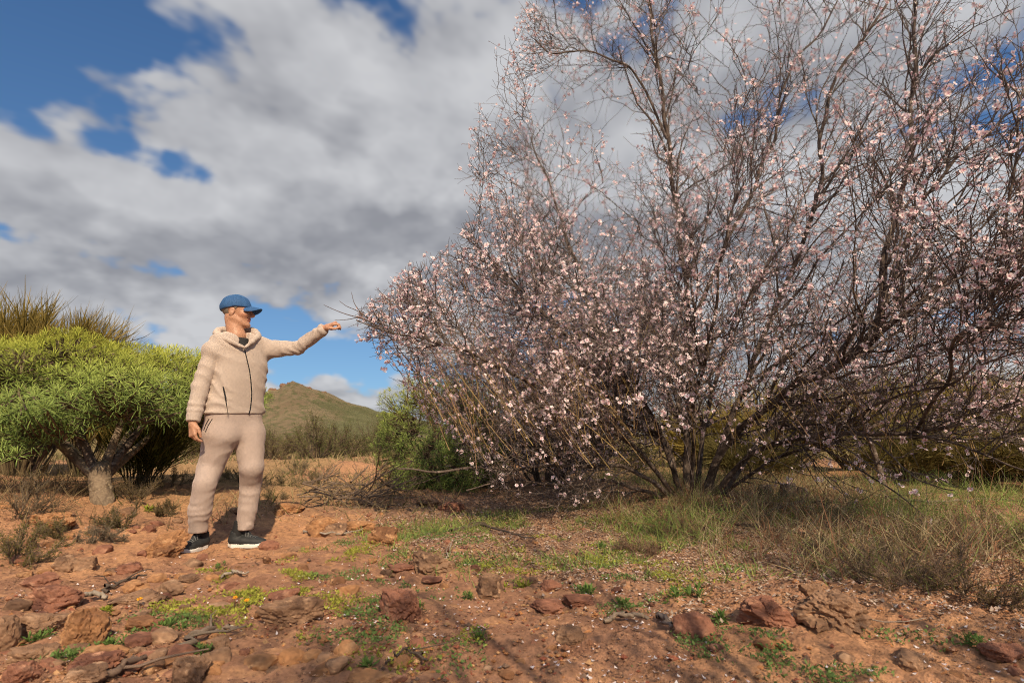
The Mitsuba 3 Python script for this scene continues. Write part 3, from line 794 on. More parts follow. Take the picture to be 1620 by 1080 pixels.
def broom(name, label, x, y, R, H, n_main, n_wisp, rng, c1, c2, droop=0.0, wispL=(0.25, 0.6), spread=0.55, group=None, lean=(0, 0), width=0.0035, cat='shrub'):
    """A leafless broom: stems that fan out from the ground, clothed with thin green switches."""
    root = thing(name, label, cat, group)
    z = float(ground_z(x, y)) - 0.05
    a = rng.uniform(0, 2 * PI, n_main)
    r = np.sqrt(rng.random(n_main))
    P0 = np.stack([x + 0.16 * R * r * np.cos(a), y + 0.16 * R * r * np.sin(a), np.full(n_main, z)], -1)
    D = np.stack([spread * 2 * r * np.cos(a) * R / H + lean[0], spread * 2 * r * np.sin(a) * R / H + lean[1], np.ones(n_main)], -1)
    L = H * rng.uniform(0.65, 1.0, n_main) * (1 - 0.12 * r) * np.linalg.norm(D, axis=1) ** 0.35
    P, Rr = grow(P0, D, L, np.full(n_main, 0.006 + 0.004 * H), 9, rng, 0.07, 0.03 - droop * 0.6, 0.25)
    V, F = tubes(P, Rr, 4)
    add('stems', (V, F), 'twig_matter', root, smooth=True, color=rows((0.13, 0.10, 0.055), len(V)) * (0.6 + 0.8 * meshkit.noise(V * 7, 4)[:, None]), kind='stuff')
    n_wisp, width = 0.66 * n_wisp, 1.3 * width
    per = rng.poisson(n_wisp / n_main, n_main)
    pos, tan, rad, i, t = sample(P, Rr, per, 0.38, 1.0, rng)
    d = branch_off(tan, rng.uniform(0.15, 0.75, len(pos)), rng)
    W, _ = grow(pos, d, rng.uniform(*wispL, len(pos)), np.full(len(pos), 0.002), 4, rng, 0.09, 0.05 - droop, 0.4)
    hw = width * rng.uniform(0.6, 1.2, (len(pos), 1)) * np.array([[1, 1, 0.8, 0.2]])
    V, F = ribbons(W, hw, rng)
    mixv = rng.random((len(pos), 1)) * 0.6 + 0.4 * meshkit.noise(pos * 3.1, 5)[:, None]
    col = np.asarray(c1) * (1 - mixv) + np.asarray(c2) * mixv
    add('switches', (V, F), 'leaf_matter', root, color=np.repeat(col, 8, 0), kind='stuff')
    return root


def bush(name, label, x, y, R, H, n_twig, n_leaf, rng, leaf_c1, leaf_c2, twig_c=(0.12, 0.085, 0.06), leaf=(0.012, 0.03), group=None, dense=0.5, cat='bush', width=0.3):
    """A rounded twiggy bush: many fine forking twigs and small leaves towards the outside."""
    root = thing(name, label, cat, group)
    z = float(ground_z(x, y)) - 0.03
    n1 = max(8, n_twig // 40)
    a, cz = rng.uniform(0, 2 * PI, n1), rng.uniform(0.05, 1, n1)
    s = np.sqrt(1 - cz ** 2)
    tip = np.stack([x + R * s * np.cos(a), y + R * s * np.sin(a), z + H * cz], -1)
    lump = 0.75 + 0.45 * meshkit.noise(np.stack([np.cos(a) * 2, np.sin(a) * 2, cz * 2.5], -1) + 4, int(100 * R) % 97)
    base = np.stack([x + 0.15 * R * np.cos(a), y + 0.15 * R * np.sin(a), np.full(n1, z)], -1)
    tip = base + (tip - base) * (lump * rng.uniform(0.7, 1, n1))[:, None]
    m = 0.5 * (base + tip) + rng.normal(0, 0.05 * R, tip.shape)
    P1 = np.stack([base, 0.5 * (base + m), m, 0.5 * (m + tip) + rng.normal(0, 0.03 * R, tip.shape), tip], 1)
    R1 = np.broadcast_to(0.012 * max(R, 0.3) * np.array([1.2, 1, 0.8, 0.55, 0.3]), P1.shape[:2])
    pos, tan, rad, i, t = sample(P1, R1, np.full(n1, n_twig // n1), 0.3, 1, rng)
    d = branch_off(tan, rng.uniform(0.2, 1.0, len(pos)), rng, np.array([[0, 0, 0.5]]), 1.0)
    P2, R2 = grow(pos, d, R * rng.uniform(0.12, 0.36, len(pos)), np.clip(rad * 0.5, 0.0015, 0.005), 3, rng, 0.2, 0.08, 0.4)
    V, F = join([tubes(P1, R1, 4), tubes(P2, R2, 3, False)])
    add('twigs', (V, F), 'twig_matter', root, smooth=True, color=rows(twig_c, len(V)) * (0.6 + 0.8 * meshkit.noise(V * 8, 4)[:, None]), kind='stuff')
    if n_leaf:
        pos, tan, rad, i, t = sample(P2, R2, rng.poisson(n_leaf / len(P2), len(P2)), 0.15, 1, rng)
        d = branch_off(tan, rng.uniform(0.3, 1.2, len(pos)), rng, np.array([[0, 0, 0.4]]), 1.0)
        L = rng.uniform(*leaf, len(pos))
        V, F = leaves(pos, d, L, L * width * 0.5, rng, plain=True)
        mixv = np.clip(0.55 * rng.random((len(pos), 1)) + 0.6 * (meshkit.noise(pos * 2.0 / R, 5)[:, None] - 0.1), 0, 1)
        add('foliage', (V, F), 'leaf_matter', root, color=np.repeat(np.asarray(leaf_c1) * (1 - mixv) + np.asarray(leaf_c2) * mixv, 4, 0), kind='stuff')
    return root


rng = np.random.default_rng(31)
OL1, OL2 = (0.12, 0.10, 0.030), (0.36, 0.27, 0.085)
broom('broom_shrub', 'tall olive brown broom rising behind the left end of the dome shaped shrub', at(40, 700, 9.2)[0], 9.2, 1.5, 2.7, 90, 24000, rng, OL1, OL2, spread=0.42, width=0.006, wispL=(0.3, 0.75))
broom('broom_shrub', 'lower olive broom tapering off beside the tall one on the left', at(135, 700, 9.6)[0], 9.6, 0.8, 2.3, 40, 9000, rng, OL1, OL2, spread=0.45, width=0.0065)
broom('broom_shrub', 'dark green sweeping broom beneath the right side of the dome shaped shrub', at(225, 700, 6.7)[0], 6.7, 0.55, 0.95, 40, 3600, rng, (0.055, 0.065, 0.018), (0.16, 0.15, 0.04), spread=0.5, lean=(0.35, 0))
GR1, GR2 = (0.08, 0.095, 0.036), (0.22, 0.22, 0.085)
DRY1, DRY2 = (0.12, 0.10, 0.045), (0.25, 0.21, 0.11)
for (px, Yd, R, H, c1, c2, lab) in (
        (500, 15.5, 1.15, 1.15, GR1, GR2, 'round dark olive bush with bare dark stems in the middle of the clearing edge'),
        (545, 17.5, 1.0, 1.15, GR1, (0.13, 0.15, 0.05), 'green bush just left of the bright shrub behind the twigs'),
        (438, 17.0, 0.95, 0.85, DRY1, DRY2, 'greyish olive bush just right of the man at thigh height'),
        (405, 20.0, 1.2, 1.0, GR1, GR2, 'olive bush seen beside the man\'s left hip'),
        (345, 19.0, 1.2, 1.15, GR1, GR2, 'olive bush seen between the man\'s legs'),
        (285, 15.0, 0.9, 1.15, (0.06, 0.062, 0.02), (0.17, 0.15, 0.05), 'olive bush right of the broom, behind the man\'s hanging hand'),
        (590, 20.0, 1.5, 1.3, GR1, GR2, 'far olive bush behind the bright green shrub')):
    bush('bush', lab, at(px, 700, Yd)[0], Yd, R, H, 1000, 5200, rng, c1, c2, leaf=(0.03, 0.065))
FARLAB = iter(('hidden behind the bright green shrub', 'behind the left skirt of the large almond tree', 'behind the foot of the rear almond tree', 'straight below the hill summit', 'behind the man\'s legs',
               'between the dome shaped shrub and the man', 'under the left half of the dome shaped shrub', 'at the left edge of the photo', 'highest in the gap right of the man', 'just left of the bright green shrub'))
BACKLAB = iter(('leftmost of the row', 'second of the row from the left', 'left of the large tree foot', 'behind the large tree foot', 'just right of the large tree foot', 'beyond the leaning grey trunk', 'near the right edge'))
for k, (px, Yd, R, H) in enumerate(((640, 24, 2.2, 1.6), (760, 26, 2.6, 1.8), (900, 24, 2.4, 1.7), (470, 27, 2.0, 1.3), (330, 30, 2.5, 1.6), (220, 26, 2.2, 1.6), (90, 24, 2.4, 1.6), (-60, 22, 2.6, 1.7), (420, 36, 3.0, 1.5), (560, 34, 3.0, 1.7))):
    bush('bush', 'low olive bush in the far scrub, ' + next(FARLAB), at(px, 700, Yd)[0], Yd, R, H, 480, 2800, rng, GR1, GR2, leaf=(0.05, 0.10), group='far bushes below the hill')
# golden broom behind the almond tree
for k, (px, Yd, R, H, lab) in enumerate((
        (1235, 12.0, 1.2, 1.75, 'golden olive broom seen through the almond stems, left one of the row'),
        (1350, 11.3, 1.2, 1.85, 'golden olive broom behind the leaning grey almond trunk'),
        (1470, 11.0, 1.3, 2.15, 'tall golden olive broom right of the leaning grey trunk'),
        (1590, 9.8, 1.3, 1.90, 'drooping golden olive broom at the right edge of the photo'),
        (1700, 9.0, 1.2, 1.7, 'golden olive broom cut off by the right edge of the photo'),
        (1110, 13.5, 1.3, 1.5, 'dim olive broom far behind the foot of the large almond tree'))):
    broom('broom_shrub', lab, at(px, 700, Yd)[0], Yd, R, H, 60, 7500, rng, (0.17, 0.14, 0.035), (0.48, 0.37, 0.11), droop=0.10, spread=0.55, wispL=(0.3, 0.75), width=0.0048)
for k, (px, Yd, R, H) in enumerate(((700, 12.0, 1.2, 1.3), (820, 12.8, 1.3, 1.4), (960, 12.5, 1.3, 1.3), (1050, 15.5, 1.6, 1.6), (1250, 16, 1.8, 2.0), (1420, 16, 2.0, 2.2), (1560, 15, 2.0, 2.3))):
    bush('bush', 'dim green bush glimpsed through the almond branches, ' + next(BACKLAB), at(px, 700, Yd)[0], Yd, R, H, 480, 3000, rng, (0.05, 0.055, 0.018), (0.15, 0.14, 0.04), leaf=(0.04, 0.08), group='bushes behind the almond trees')
for k, (px, Yd, R, H, lab) in enumerate((
        (1180, 9.4, 0.8, 0.95, 'low golden broom just right of the large tree foot'),
        (1430, 8.8, 0.8, 1.05, 'low golden broom right of the leaning grey trunk'),
        (1540, 8.4, 0.8, 1.05, 'low golden broom in front of the drooping one at the right edge'),
        (1650, 7.8, 0.8, 1.1, 'low golden broom half outside the right edge'))):
    broom('broom_shrub', lab, at(px, 700, Yd)[0], Yd, R, H, 50, 4200, rng, (0.13, 0.115, 0.04), (0.38, 0.32, 0.13), droop=0.10, spread=0.6, wispL=(0.2, 0.5), width=0.004)
# low plants at the left foot of the picture
G = on_ground
for (px, py, R, H, c1, c2, lab) in (
        (30, 890, 0.24, 0.28, (0.10, 0.10, 0.03), (0.24, 0.21, 0.075), 'low yellowish green heath like bush at the bottom left among the rocks'),
        (95, 850, 0.20, 0.20, (0.09, 0.085, 0.03), (0.22, 0.18, 0.08), 'small straw green bush in front of the pale trunk on the left'),
        (195, 832, 0.26, 0.20, (0.055, 0.06, 0.022), (0.15, 0.13, 0.05), 'low dark green bush to the right of the pale trunk foot'),
        (150, 852, 0.20, 0.13, (0.17, 0.14, 0.10), (0.32, 0.27, 0.20), 'small grey dry bush left of the slab beside the man'),
        (25, 812, 0.42, 0.42, (0.12, 0.09, 0.05), (0.24, 0.18, 0.10), 'brown dead looking bush under the left end of the dome shaped shrub'),
        (215, 790, 0.34, 0.30, (0.09, 0.07, 0.03), (0.20, 0.15, 0.07), 'brown twiggy bush under the right side of the dome shaped shrub'),
        (452, 768, 0.30, 0.22, (0.12, 0.10, 0.05), (0.28, 0.23, 0.12), 'dry straw coloured shrublet on the path right of the man, nearest the orange bank'),
        (505, 765, 0.34, 0.26, (0.10, 0.09, 0.04), (0.22, 0.18, 0.09), 'grey brown shrublet on the path just left of the heap of dead branches'),
        (432, 790, 0.22, 0.16, (0.12, 0.10, 0.05), (0.26, 0.21, 0.11), 'little dry shrublet beside the tan rock behind the man'),
        (470, 752, 0.40, 0.28, (0.10, 0.10, 0.04), (0.24, 0.21, 0.10), 'low olive shrublet in front of the round dark bush at the clearing edge'),
        (380, 762, 0.34, 0.28, (0.09, 0.085, 0.04), (0.21, 0.17, 0.08), 'dry olive shrublet seen between the man\'s calves'),
        (270, 768, 0.36, 0.34, (0.10, 0.085, 0.04), (0.22, 0.17, 0.08), 'dry olive shrublet left of the man\'s knee'),
        (255, 815, 0.17, 0.17, (0.10, 0.08, 0.035), (0.22, 0.17, 0.08), 'brownish dry bush between the pale trunk and the man')):
    p = G(px, py)
    bush('low_bush', lab, p[0], p[1], R, H, 520, 3200, rng, c1, c2, leaf=(0.008, 0.02), twig_c=(0.17, 0.13, 0.09), width=0.24)
# ------------------------------------------------------------------ rocks, stones, sticks
ICO = {s: trimesh.creation.icosphere(subdivisions=s) for s in (0, 1, 2, 3, 4)}


def rock_mesh(w, d, h, rng, sub=3, cuts=11, rough=0.10):
    """An angular stone: a ball cut by planes, roughened, then stretched to w x d x h."""
    ico = ICO[sub]
    v = np.asarray(ico.vertices)
    n = unit(rng.normal(size=(cuts, 3)))
    n = np.vstack([n, [0, 0, 1], [0, 0, -1]])
    hgt = rng.uniform(0.62, 0.95, len(n))
    dots = v @ n.T
    r = np.min(np.where(dots > 0.05, hgt / np.maximum(dots, 0.05), 9), 1)
    r = np.minimum(r, 1.15)
    off = rng.uniform(0, 50, 3)
    r = r * (1 + rough * 2 * (meshkit.fbm(v * 2.1 + off, 4, 3) - 0.5) + rough * 1.1 * (meshkit.fbm(v * 6.0 + off, 4, 5) - 0.5) - rough * 0.9 * np.maximum(0, 0.12 - np.abs(meshkit.fbm(v * 3.4 + off, 3, 7) - 0.5)) / 0.12)
    p = v * r[:, None]
    p = (p - p.min(0)) / (p.max(0) - p.min(0)) - np.array([0.5, 0.5, 0.0])
    return p * np.array([w, d, h]), np.asarray(ico.faces)


def set_rock(x0, x1, y0, y1, mat, label, rng, flat=0.88, yaw=None, sink=0.38, depth=0.9, tilt=0.0, sub=4, name='rock', rough=0.15, group=None, cuts=11, cat='rock'):
    g = on_ground(0.5 * (x0 + x1), y1 - 0.10 * (y1 - y0))
    t = g[1] / ray(0.5 * (x0 + x1), y1)[1]
    w, h = (x1 - x0) / FPX * t, (y1 - y0) / FPX * t * flat
    dd = w * depth
    h = max(0.68 * h, h - 0.15 * dd)                     # the part of its height in the picture that is its top face
    sub = sub if x1 - x0 > 62 else min(sub, 3)
    v, f = rock_mesh(w * 1.04, dd, h * (1 + sink), rng, sub, cuts, rough)
    a = rng.uniform(-0.35, 0.35) if yaw is None else yaw
    c, s_ = math.cos(a), math.sin(a)
    v = v @ np.array([[c, s_, 0], [-s_, c, 0], [0, 0, 1]])
    v[:, 2] += tilt * v[:, 0]
    pos = np.array([g[0], g[1] + 0.30 * dd, 0])
    pos[2] = float(ground_z(pos[0], pos[1])) - h * sink
    return add(name, (v + pos, f), mat, smooth=32, label=label, cat=cat, group=group)


O, B, R_ = 'rock_orange', 'rock_brown', 'rock_red'
rng = np.random.default_rng(41)
for spec in (
        (214, 286, 838, 884, O, 'leaning tan orange slab beside the man\'s black shoe', dict(tilt=0.25, depth=0.6)),
        (28, 112, 923, 972, R_, 'flat reddish slab at the left edge above the tan boulder', dict(depth=0.9)),
        (75, 111, 876, 904, B, 'brown stone right of the yellowish heath bush', {}),
        (109, 145, 878, 905, B, 'brown stone second to the right of the heath bush', {}),
        (26, 78, 903, 934, R_, 'reddish stone below the yellowish heath bush', {}),
        (80, 158, 958, 1034, O, 'large tan orange boulder with a brown front in the bottom left', dict(depth=0.8)),
        (8, 82, 968, 1012, B, 'brown boulder left of the large tan one', {}),
        (-30, 14, 975, 1036, B, 'dark grey brown boulder cut by the left edge', {}),
        (5, 70, 1018, 1060, B, 'brown grey rock in the bottom left corner', {}),
        (-10, 48, 1050, 1092, R_, 'bright red rock in the very bottom left corner', {}),
        (92, 175, 1028, 1070, R_, 'reddish rock below the large tan boulder', {}),
        (86, 156, 1055, 1095, B, 'olive tan rock cut by the bottom edge on the left', {}),
        (172, 245, 918, 962, B, 'low brown outcrop right of the flat reddish slab', dict(flat=0.7, depth=1.1)),
        (243, 282, 920, 945, B, 'brown stone right of the low outcrop below the man', {}),
        (346, 371, 919, 934, R_, 'small bright red stone in the green weeds below the man', {}),
        (419, 468, 927, 953, R_, 'dark red stone above the long brown rock', {}),
        (400, 502, 946, 994, B, 'long brown rock lying across the weeds below the man', dict(depth=0.55)),
        (190, 238, 975, 1001, O, 'orange rock between the large tan boulder and the weeds', {}),
        (322, 358, 1008, 1031, B, 'small brown rock behind the crooked grey stick', {}),
        (262, 325, 1040, 1090, B, 'brown rock at the bottom edge under the crooked stick', {}),
        (408, 438, 853, 872, R_, 'reddish stone touching the toe of the man\'s right hand shoe', dict(depth=0.7)),
        (219, 241, 826, 843, R_, 'small red stone above the leaning slab', {}),
        (476, 532, 812, 851, O, 'orange rock on the path to the right of the man', {}),
        (506, 545, 824, 850, B, 'brown rock against the orange rock on the path', {}),
        (432, 478, 788, 812, O, 'tan rock at the end of the man\'s shadow', {}),
        (180, 218, 888, 911, R_, 'red brown stone below the leaning slab', {}),
        (276, 308, 908, 925, B, 'brown stone in front of the man\'s left hand shoe', {}),
        (30, 105, 802, 842, O, 'tan boulder in front of the pale shrub trunk', dict(depth=1.0)),
        (641, 720, 862, 909, B, 'angular brown slab with a curved stick lying on it', dict(tilt=-0.15, depth=0.9, cuts=8)),
        (596, 660, 902, 988, R_, 'long reddish brown slab standing up from the orange soil', dict(flat=0.62, depth=1.5, yaw=0.5, cuts=8)),
        (749, 797, 907, 951, B, 'blocky tan brown rock in the pale leaf litter', dict(cuts=8)),
        (856, 889, 916, 936, R_, 'small red rock right of the blocky rock', {}),
        (886, 945, 938, 962, R_, 'red brown rock in the leaf litter, right of the broken red one', {}),
        (838, 895, 948, 975, R_, 'broken red rock in the middle foreground', {}),
        (882, 925, 992, 1023, B, 'brown rock in the shaded orange soil of the foreground', {}),
        (538, 622, 1062, 1100, O, 'orange slab cut by the bottom edge left of the centre', dict(flat=0.6)),
        (579, 625, 828, 865, O, 'knobbly dark orange rock in the shade of the low almond branches', dict(rough=0.2)),
        (538, 592, 818, 842, O, 'orange rock left of the knobbly one', {}),
        (608, 652, 888, 907, R_, 'flat reddish stone above the long slab', dict(flat=0.7)),
        (666, 699, 910, 926, R_, 'flat red orange stone in front of the angular slab', dict(flat=0.7)),
        (1072, 1138, 966, 1012, R_, 'smooth dark red rock in the right foreground', dict(rough=0.06)),
        (1180, 1282, 935, 998, R_, 'big dark lumpy rock below the dry grass', dict(rough=0.2)),
        (1278, 1388, 932, 1004, B, 'big mossy brown lump right of the dark lumpy rock', dict(rough=0.2)),
        (1272, 1308, 918, 944, B, 'brown stone on top of the bank behind the two big lumps', {}),
        (1422, 1482, 1028, 1064, B, 'flat brown stone among the fallen petals on the right', dict(flat=0.8)),
        (1572, 1640, 1018, 1050, R_, 'red rock at the right edge', {}),
        (1203, 1226, 764, 788, 'bark_matter', 'black stone behind the large tree, left one of three', dict(sub=2)),
        (1236, 1262, 762, 790, 'bark_matter', 'black stone behind the large tree, middle one of three', dict(sub=2)),
        (1266, 1284, 768, 790, 'bark_matter', 'black stone behind the large tree, right one of three', dict(sub=2)),
        (655, 695, 780, 803, B, 'brown rock in the dark gap under the lowest almond branch', {}),
        (690, 735, 788, 812, R_, 'red brown rock under the almond skirt beside the dead branches', {})):
    set_rock(*spec[:6], rng, **spec[6])
# rocks along the crest of the hill
rng = np.random.default_rng(46)
for (px, py, w, lab) in ((421, 622, 7, 'rock outcrop on the left shoulder of the hill'), (432, 616, 8, 'low cliff right of the hill shoulder'), (449, 608, 6, 'rock just left of the hill summit'),
                         (458, 606, 5, 'reddish rock on the hill summit, tallest of them'), (464, 606, 5.5, 'reddish rock on the hill summit, right of the tallest'), (475, 609, 5, 'rock just right of the hill summit'), (489, 613, 5, 'rock on the upper right ridge of the hill'), (512, 620, 6, 'rock halfway down the right ridge of the hill')):
    g = at(px, py, 466.0 * math.cos(math.atan2(ray(px, py)[0], ray(px, py)[1])))
    v, f = rock_mesh(w, w * 0.9, w * 0.75, rng, 3, 9, 0.2)
    add('summit_rock', (v + g - np.array([0, 0, 0.60 * w]), f), R_ if 'reddish' in lab else B, smooth=32, label=lab, cat='rock')
rng = np.random.default_rng(42)
spots = []
while len(spots) < 240:
    px, py = rng.uniform(0, 1620), rng.uniform(800, 1075)
    p_keep = np.interp(px, [0, 350, 700, 1100, 1620], [1.0, 0.9, 0.5, 0.25, 0.2])
    if rng.random() < p_keep and not (300 < px < 415 and 830 < py < 885):
        spots.append((px, py))
for (px, py) in spots:
    g = on_ground(px, py)
    w = rng.uniform(0.03, 0.13) if px < 560 else rng.uniform(0.025, 0.08)
    v, f = rock_mesh(w, w * rng.uniform(0.6, 1.0), w * rng.uniform(0.4, 0.7), rng, 2, 9, 0.12)
    a = rng.uniform(0, 6.28)
    v = v @ np.array([[math.cos(a), math.sin(a), 0], [-math.sin(a), math.cos(a), 0], [0, 0, 1]])
    hue = rng.integers(4)
    across = ('at the far left', 'left of the middle', 'in the middle', 'right of the middle', 'at the far right')[min(4, int(px / 324))]
    deep = 'at the height of the man\'s feet' if py < 885 else 'in the middle foreground' if py < 980 else 'near the bottom edge'
    size_ = 'tiny' if w < 0.045 else 'small' if w < 0.085 else 'fist sized'
    add('small_stone', (v + g - np.array([0, 0, 0.25 * w]), f), (O, B, R_, O)[hue], smooth=32, label=f"{size_} {('orange', 'brown', 'reddish', 'orange')[hue]} loose stone {across}, {deep}", cat='stone', group='small loose stones scattered over the soil')


def scatter(n, rng, y0=1.75, y1=9.0, spread=1.0, power=1.6):
    """Points on the ground, denser near by, within the field of view and a little beside it."""
    u = rng.random(n)
    y = (y0 ** (1 - power) + u * (y1 ** (1 - power) - y0 ** (1 - power))) ** (1 / (1 - power))
    x = rng.uniform(-1, 1, n) * (y * 1.02 + 0.4) * spread
    return x, y, ground_z(x, y)


rng = np.random.default_rng(43)
n = 22000
x, y, z = scatter(n, rng)
clump = meshkit.fbm(np.stack([x * 1.6, y * 1.6, 0 * x], -1), 3, 60)
ok = rng.random(n) < smooth01(0.32, 0.62, clump) * np.interp(x / y, [-1, -0.2, 0.3, 1], [1, 0.9, 0.55, 0.35])
x, y, z = x[ok], y[ok], z[ok]
n = len(x)
OCT = trimesh.creation.octahedron() if hasattr(trimesh.creation, 'octahedron') else trimesh.convex.convex_hull(np.vstack([np.eye(3), -np.eye(3)]))
bv = np.asarray(OCT.vertices)
s = rng.uniform(0.003, 0.011, n) ** 1.0 * np.where(rng.random(n) < 0.12, 1.8, 1.0)
V = bv[None] * (s[:, None, None] * rng.uniform(0.65, 1.25, (n, 6, 1)) * np.array([1, 1, 0.7])) + np.stack([x, y, z + 0.25 * s], -1)[:, None]
F = (np.asarray(OCT.faces)[None] + (np.arange(n) * 6)[:, None, None]).reshape(-1, 3)
pal = np.array([(0.36, 0.165, 0.07), (0.25, 0.12, 0.07), (0.22, 0.075, 0.045), (0.42, 0.25, 0.13), (0.17, 0.11, 0.08)])
col = pal[rng.integers(0, 5, n)] * rng.uniform(0.7, 1.25, (n, 1))
add('gravel', (V.reshape(-1, 3), F), 'dry_matter', color=np.repeat(col, 6, 0), kind='stuff', label='fine gravel and crumbs of orange soil', cat='gravel')


def stick(pts, r0, r1, rng, label, mat_c=(0.30, 0.25, 0.20), twigs=0, name='stick', cat='stick', lift=0.015):
    """A dry stick lying on the ground through the pixels pts."""
    G = np.array([on_ground(*p) for p in pts])
    G[:, 2] += lift + 0.02 * np.abs(np.sin(np.arange(len(G)) * 1.7))
    P = spline(G, 18)
    P = P + 0.012 * rng.normal(size=P.shape) * np.array([1, 1, 0.4])
    parts = [tubes(P[None], np.linspace(r0, r1, 18)[None], 7)]
    if twigs:
        pos, tan, rad, i, t = sample(P[None], np.linspace(r0, r1, 18)[None], np.array([twigs]), 0.1, 0.95, rng)
        d = unit(branch_off(tan, rng.uniform(0.4, 1.0, twigs), rng) + np.array([0, 0, 0.25]))
        Q, Rq = grow(pos, d, rng.uniform(0.1, 0.4, twigs), rad * 0.6, 6, rng, 0.2, 0.0, 0.4)
        gz_ = ground_z(Q[..., 0], Q[..., 1])
        Q[..., 2] = np.clip(Q[..., 2], gz_ + 0.004, gz_ + 0.05)
        parts.append(tubes(Q, Rq, 4))
    V, F = join(parts)
    add(name, (V, F), 'twig_matter', smooth=True, color=rows(mat_c, len(V)) * (0.65 + 0.7 * meshkit.noise(V * 23, 4)[:, None]), label=label, cat=cat)


rng = np.random.default_rng(44)
GREY, DARK = (0.33, 0.28, 0.23), (0.10, 0.075, 0.06)
for pts, r0, r1, lab, c, tw in (
        (((112, 951), (140, 952), (167, 950)), 0.012, 0.010, 'straight pale grey stick right of the flat reddish slab', GREY, 0),
        (((280, 1038), (318, 1016), (345, 1003), (372, 1004)), 0.013, 0.006, 'crooked grey brown stick in the bottom left foreground', (0.22, 0.17, 0.13), 2),
        (((158, 1084), (195, 1068), (222, 1048)), 0.014, 0.007, 'dark stick cut by the bottom edge on the left', (0.16, 0.11, 0.085), 1),
        (((350, 917), (368, 914), (388, 913)), 0.009, 0.005, 'short pale stick in front of the man\'s white soled shoe', GREY, 0),
        (((166, 939), (195, 928), (230, 915)), 0.010, 0.005, 'thin dark stick leaning over the low brown outcrop', DARK, 2),
        (((665, 905), (692, 897), (706, 884), (714, 869)), 0.009, 0.004, 'curved grey stick lying on the angular brown slab', GREY, 1),
        (((957, 986), (990, 985), (1024, 983)), 0.011, 0.008, 'straight grey stick in the litter of the right foreground', (0.26, 0.20, 0.15), 0),
        (((1040, 978), (1050, 990), (1062, 1003)), 0.011, 0.007, 'short dark grey stick pointing at the viewer', (0.18, 0.14, 0.12), 0),
        (((612, 1055), (640, 1047), (660, 1044), (668, 1056)), 0.005, 0.003, 'thin dark twig on the orange soil at the bottom centre', DARK, 1),
        (((480, 843), (505, 850), (545, 848), (578, 842)), 0.010, 0.005, 'pale curved stick in front of the orange rock on the path', GREY, 0),
        (((715, 842), (760, 836), (800, 846), (842, 857)), 0.014, 0.006, 'dark fallen branch on the grass below the low almond limbs', DARK, 6),
        (((1205, 822), (1238, 806), (1275, 797), (1310, 806), (1338, 830)), 0.016, 0.007, 'dark forked fallen branch in the grass right of the large tree', DARK, 7),
        (((1130, 822), (1180, 838), (1250, 845), (1300, 852)), 0.012, 0.006, 'dark fallen branch lying in the dry grass in front of the large tree', DARK, 6),
        (((1400, 790), (1480, 800), (1560, 792), (1630, 800)), 0.013, 0.006, 'long grey fallen branch across the right edge of the grass', (0.20, 0.16, 0.13), 6),
        (((1285, 985), (1320, 978), (1360, 984)), 0.007, 0.004, 'pale twig between the big lumpy rocks', GREY, 1)):
    stick(pts, r0, r1, rng, lab, c, tw)
# a heap of cut branches under the bright green shrub
rng = np.random.default_rng(45)
n = 46
cx = np.array([on_ground(*p) for p in zip(rng.uniform(500, 640, n), rng.uniform(778, 806, n))])
cx[:, 2] += rng.uniform(0.02, 0.22, n)
ang = rng.normal(0.3, 0.7, n)
D = np.stack([np.cos(ang), 0.5 * np.sin(ang), rng.normal(0.12, 0.28, n)], -1)
P, Rq = grow(cx - 0.3 * D, D, rng.uniform(0.4, 1.0, n), rng.uniform(0.005, 0.013, n), 8, rng, 0.13, 0.0, 0.5)
P[..., 2] = np.maximum(P[..., 2], ground_z(P[..., 0], P[..., 1]) + 0.01)
pos, tan, rad, i, t = sample(P, Rq, np.full(n, 6), 0.2, 1, rng)
Q, Rq2 = grow(pos, branch_off(tan, rng.uniform(0.4, 1.1, len(pos)), rng), rng.uniform(0.08, 0.3, len(pos)), rad * 0.55, 4, rng, 0.2, 0.03, 0.5)
V, F = join([tubes(P, Rq, 6), tubes(Q, Rq2, 3)])
add('brush_pile', (V, F), 'twig_matter', smooth=True, color=rows((0.17, 0.125, 0.095), len(V)) * (0.6 + 0.9 * meshkit.noise(V * 6, 4)[:, None]), label='heap of dead grey branches on the path under the bright green shrub', cat='branches')

# ------------------------------------------------------------------ grass, weeds, litter
rng = np.random.default_rng(51)


def blades(x, y, L, W, lean, rng, cols, K=3, shape=None):
    n = len(x)
    P0 = np.stack([x, y, ground_z(x, y) - 0.01], -1)
    a = rng.uniform(0, 2 * PI, n)
    D = np.stack([lean * np.cos(a), lean * np.sin(a), np.ones(n)], -1)
    P, _ = grow(P0, D, L, W, K, rng, 0.16, -0.05 - 0.12 * rng.random(n), 0.3)
    hw = W[:, None] * np.array([[1, 0.75, 0.15]])
    V, F = ribbons(P, hw, rng)
    return V, F, np.repeat(cols, 2 * K, 0)


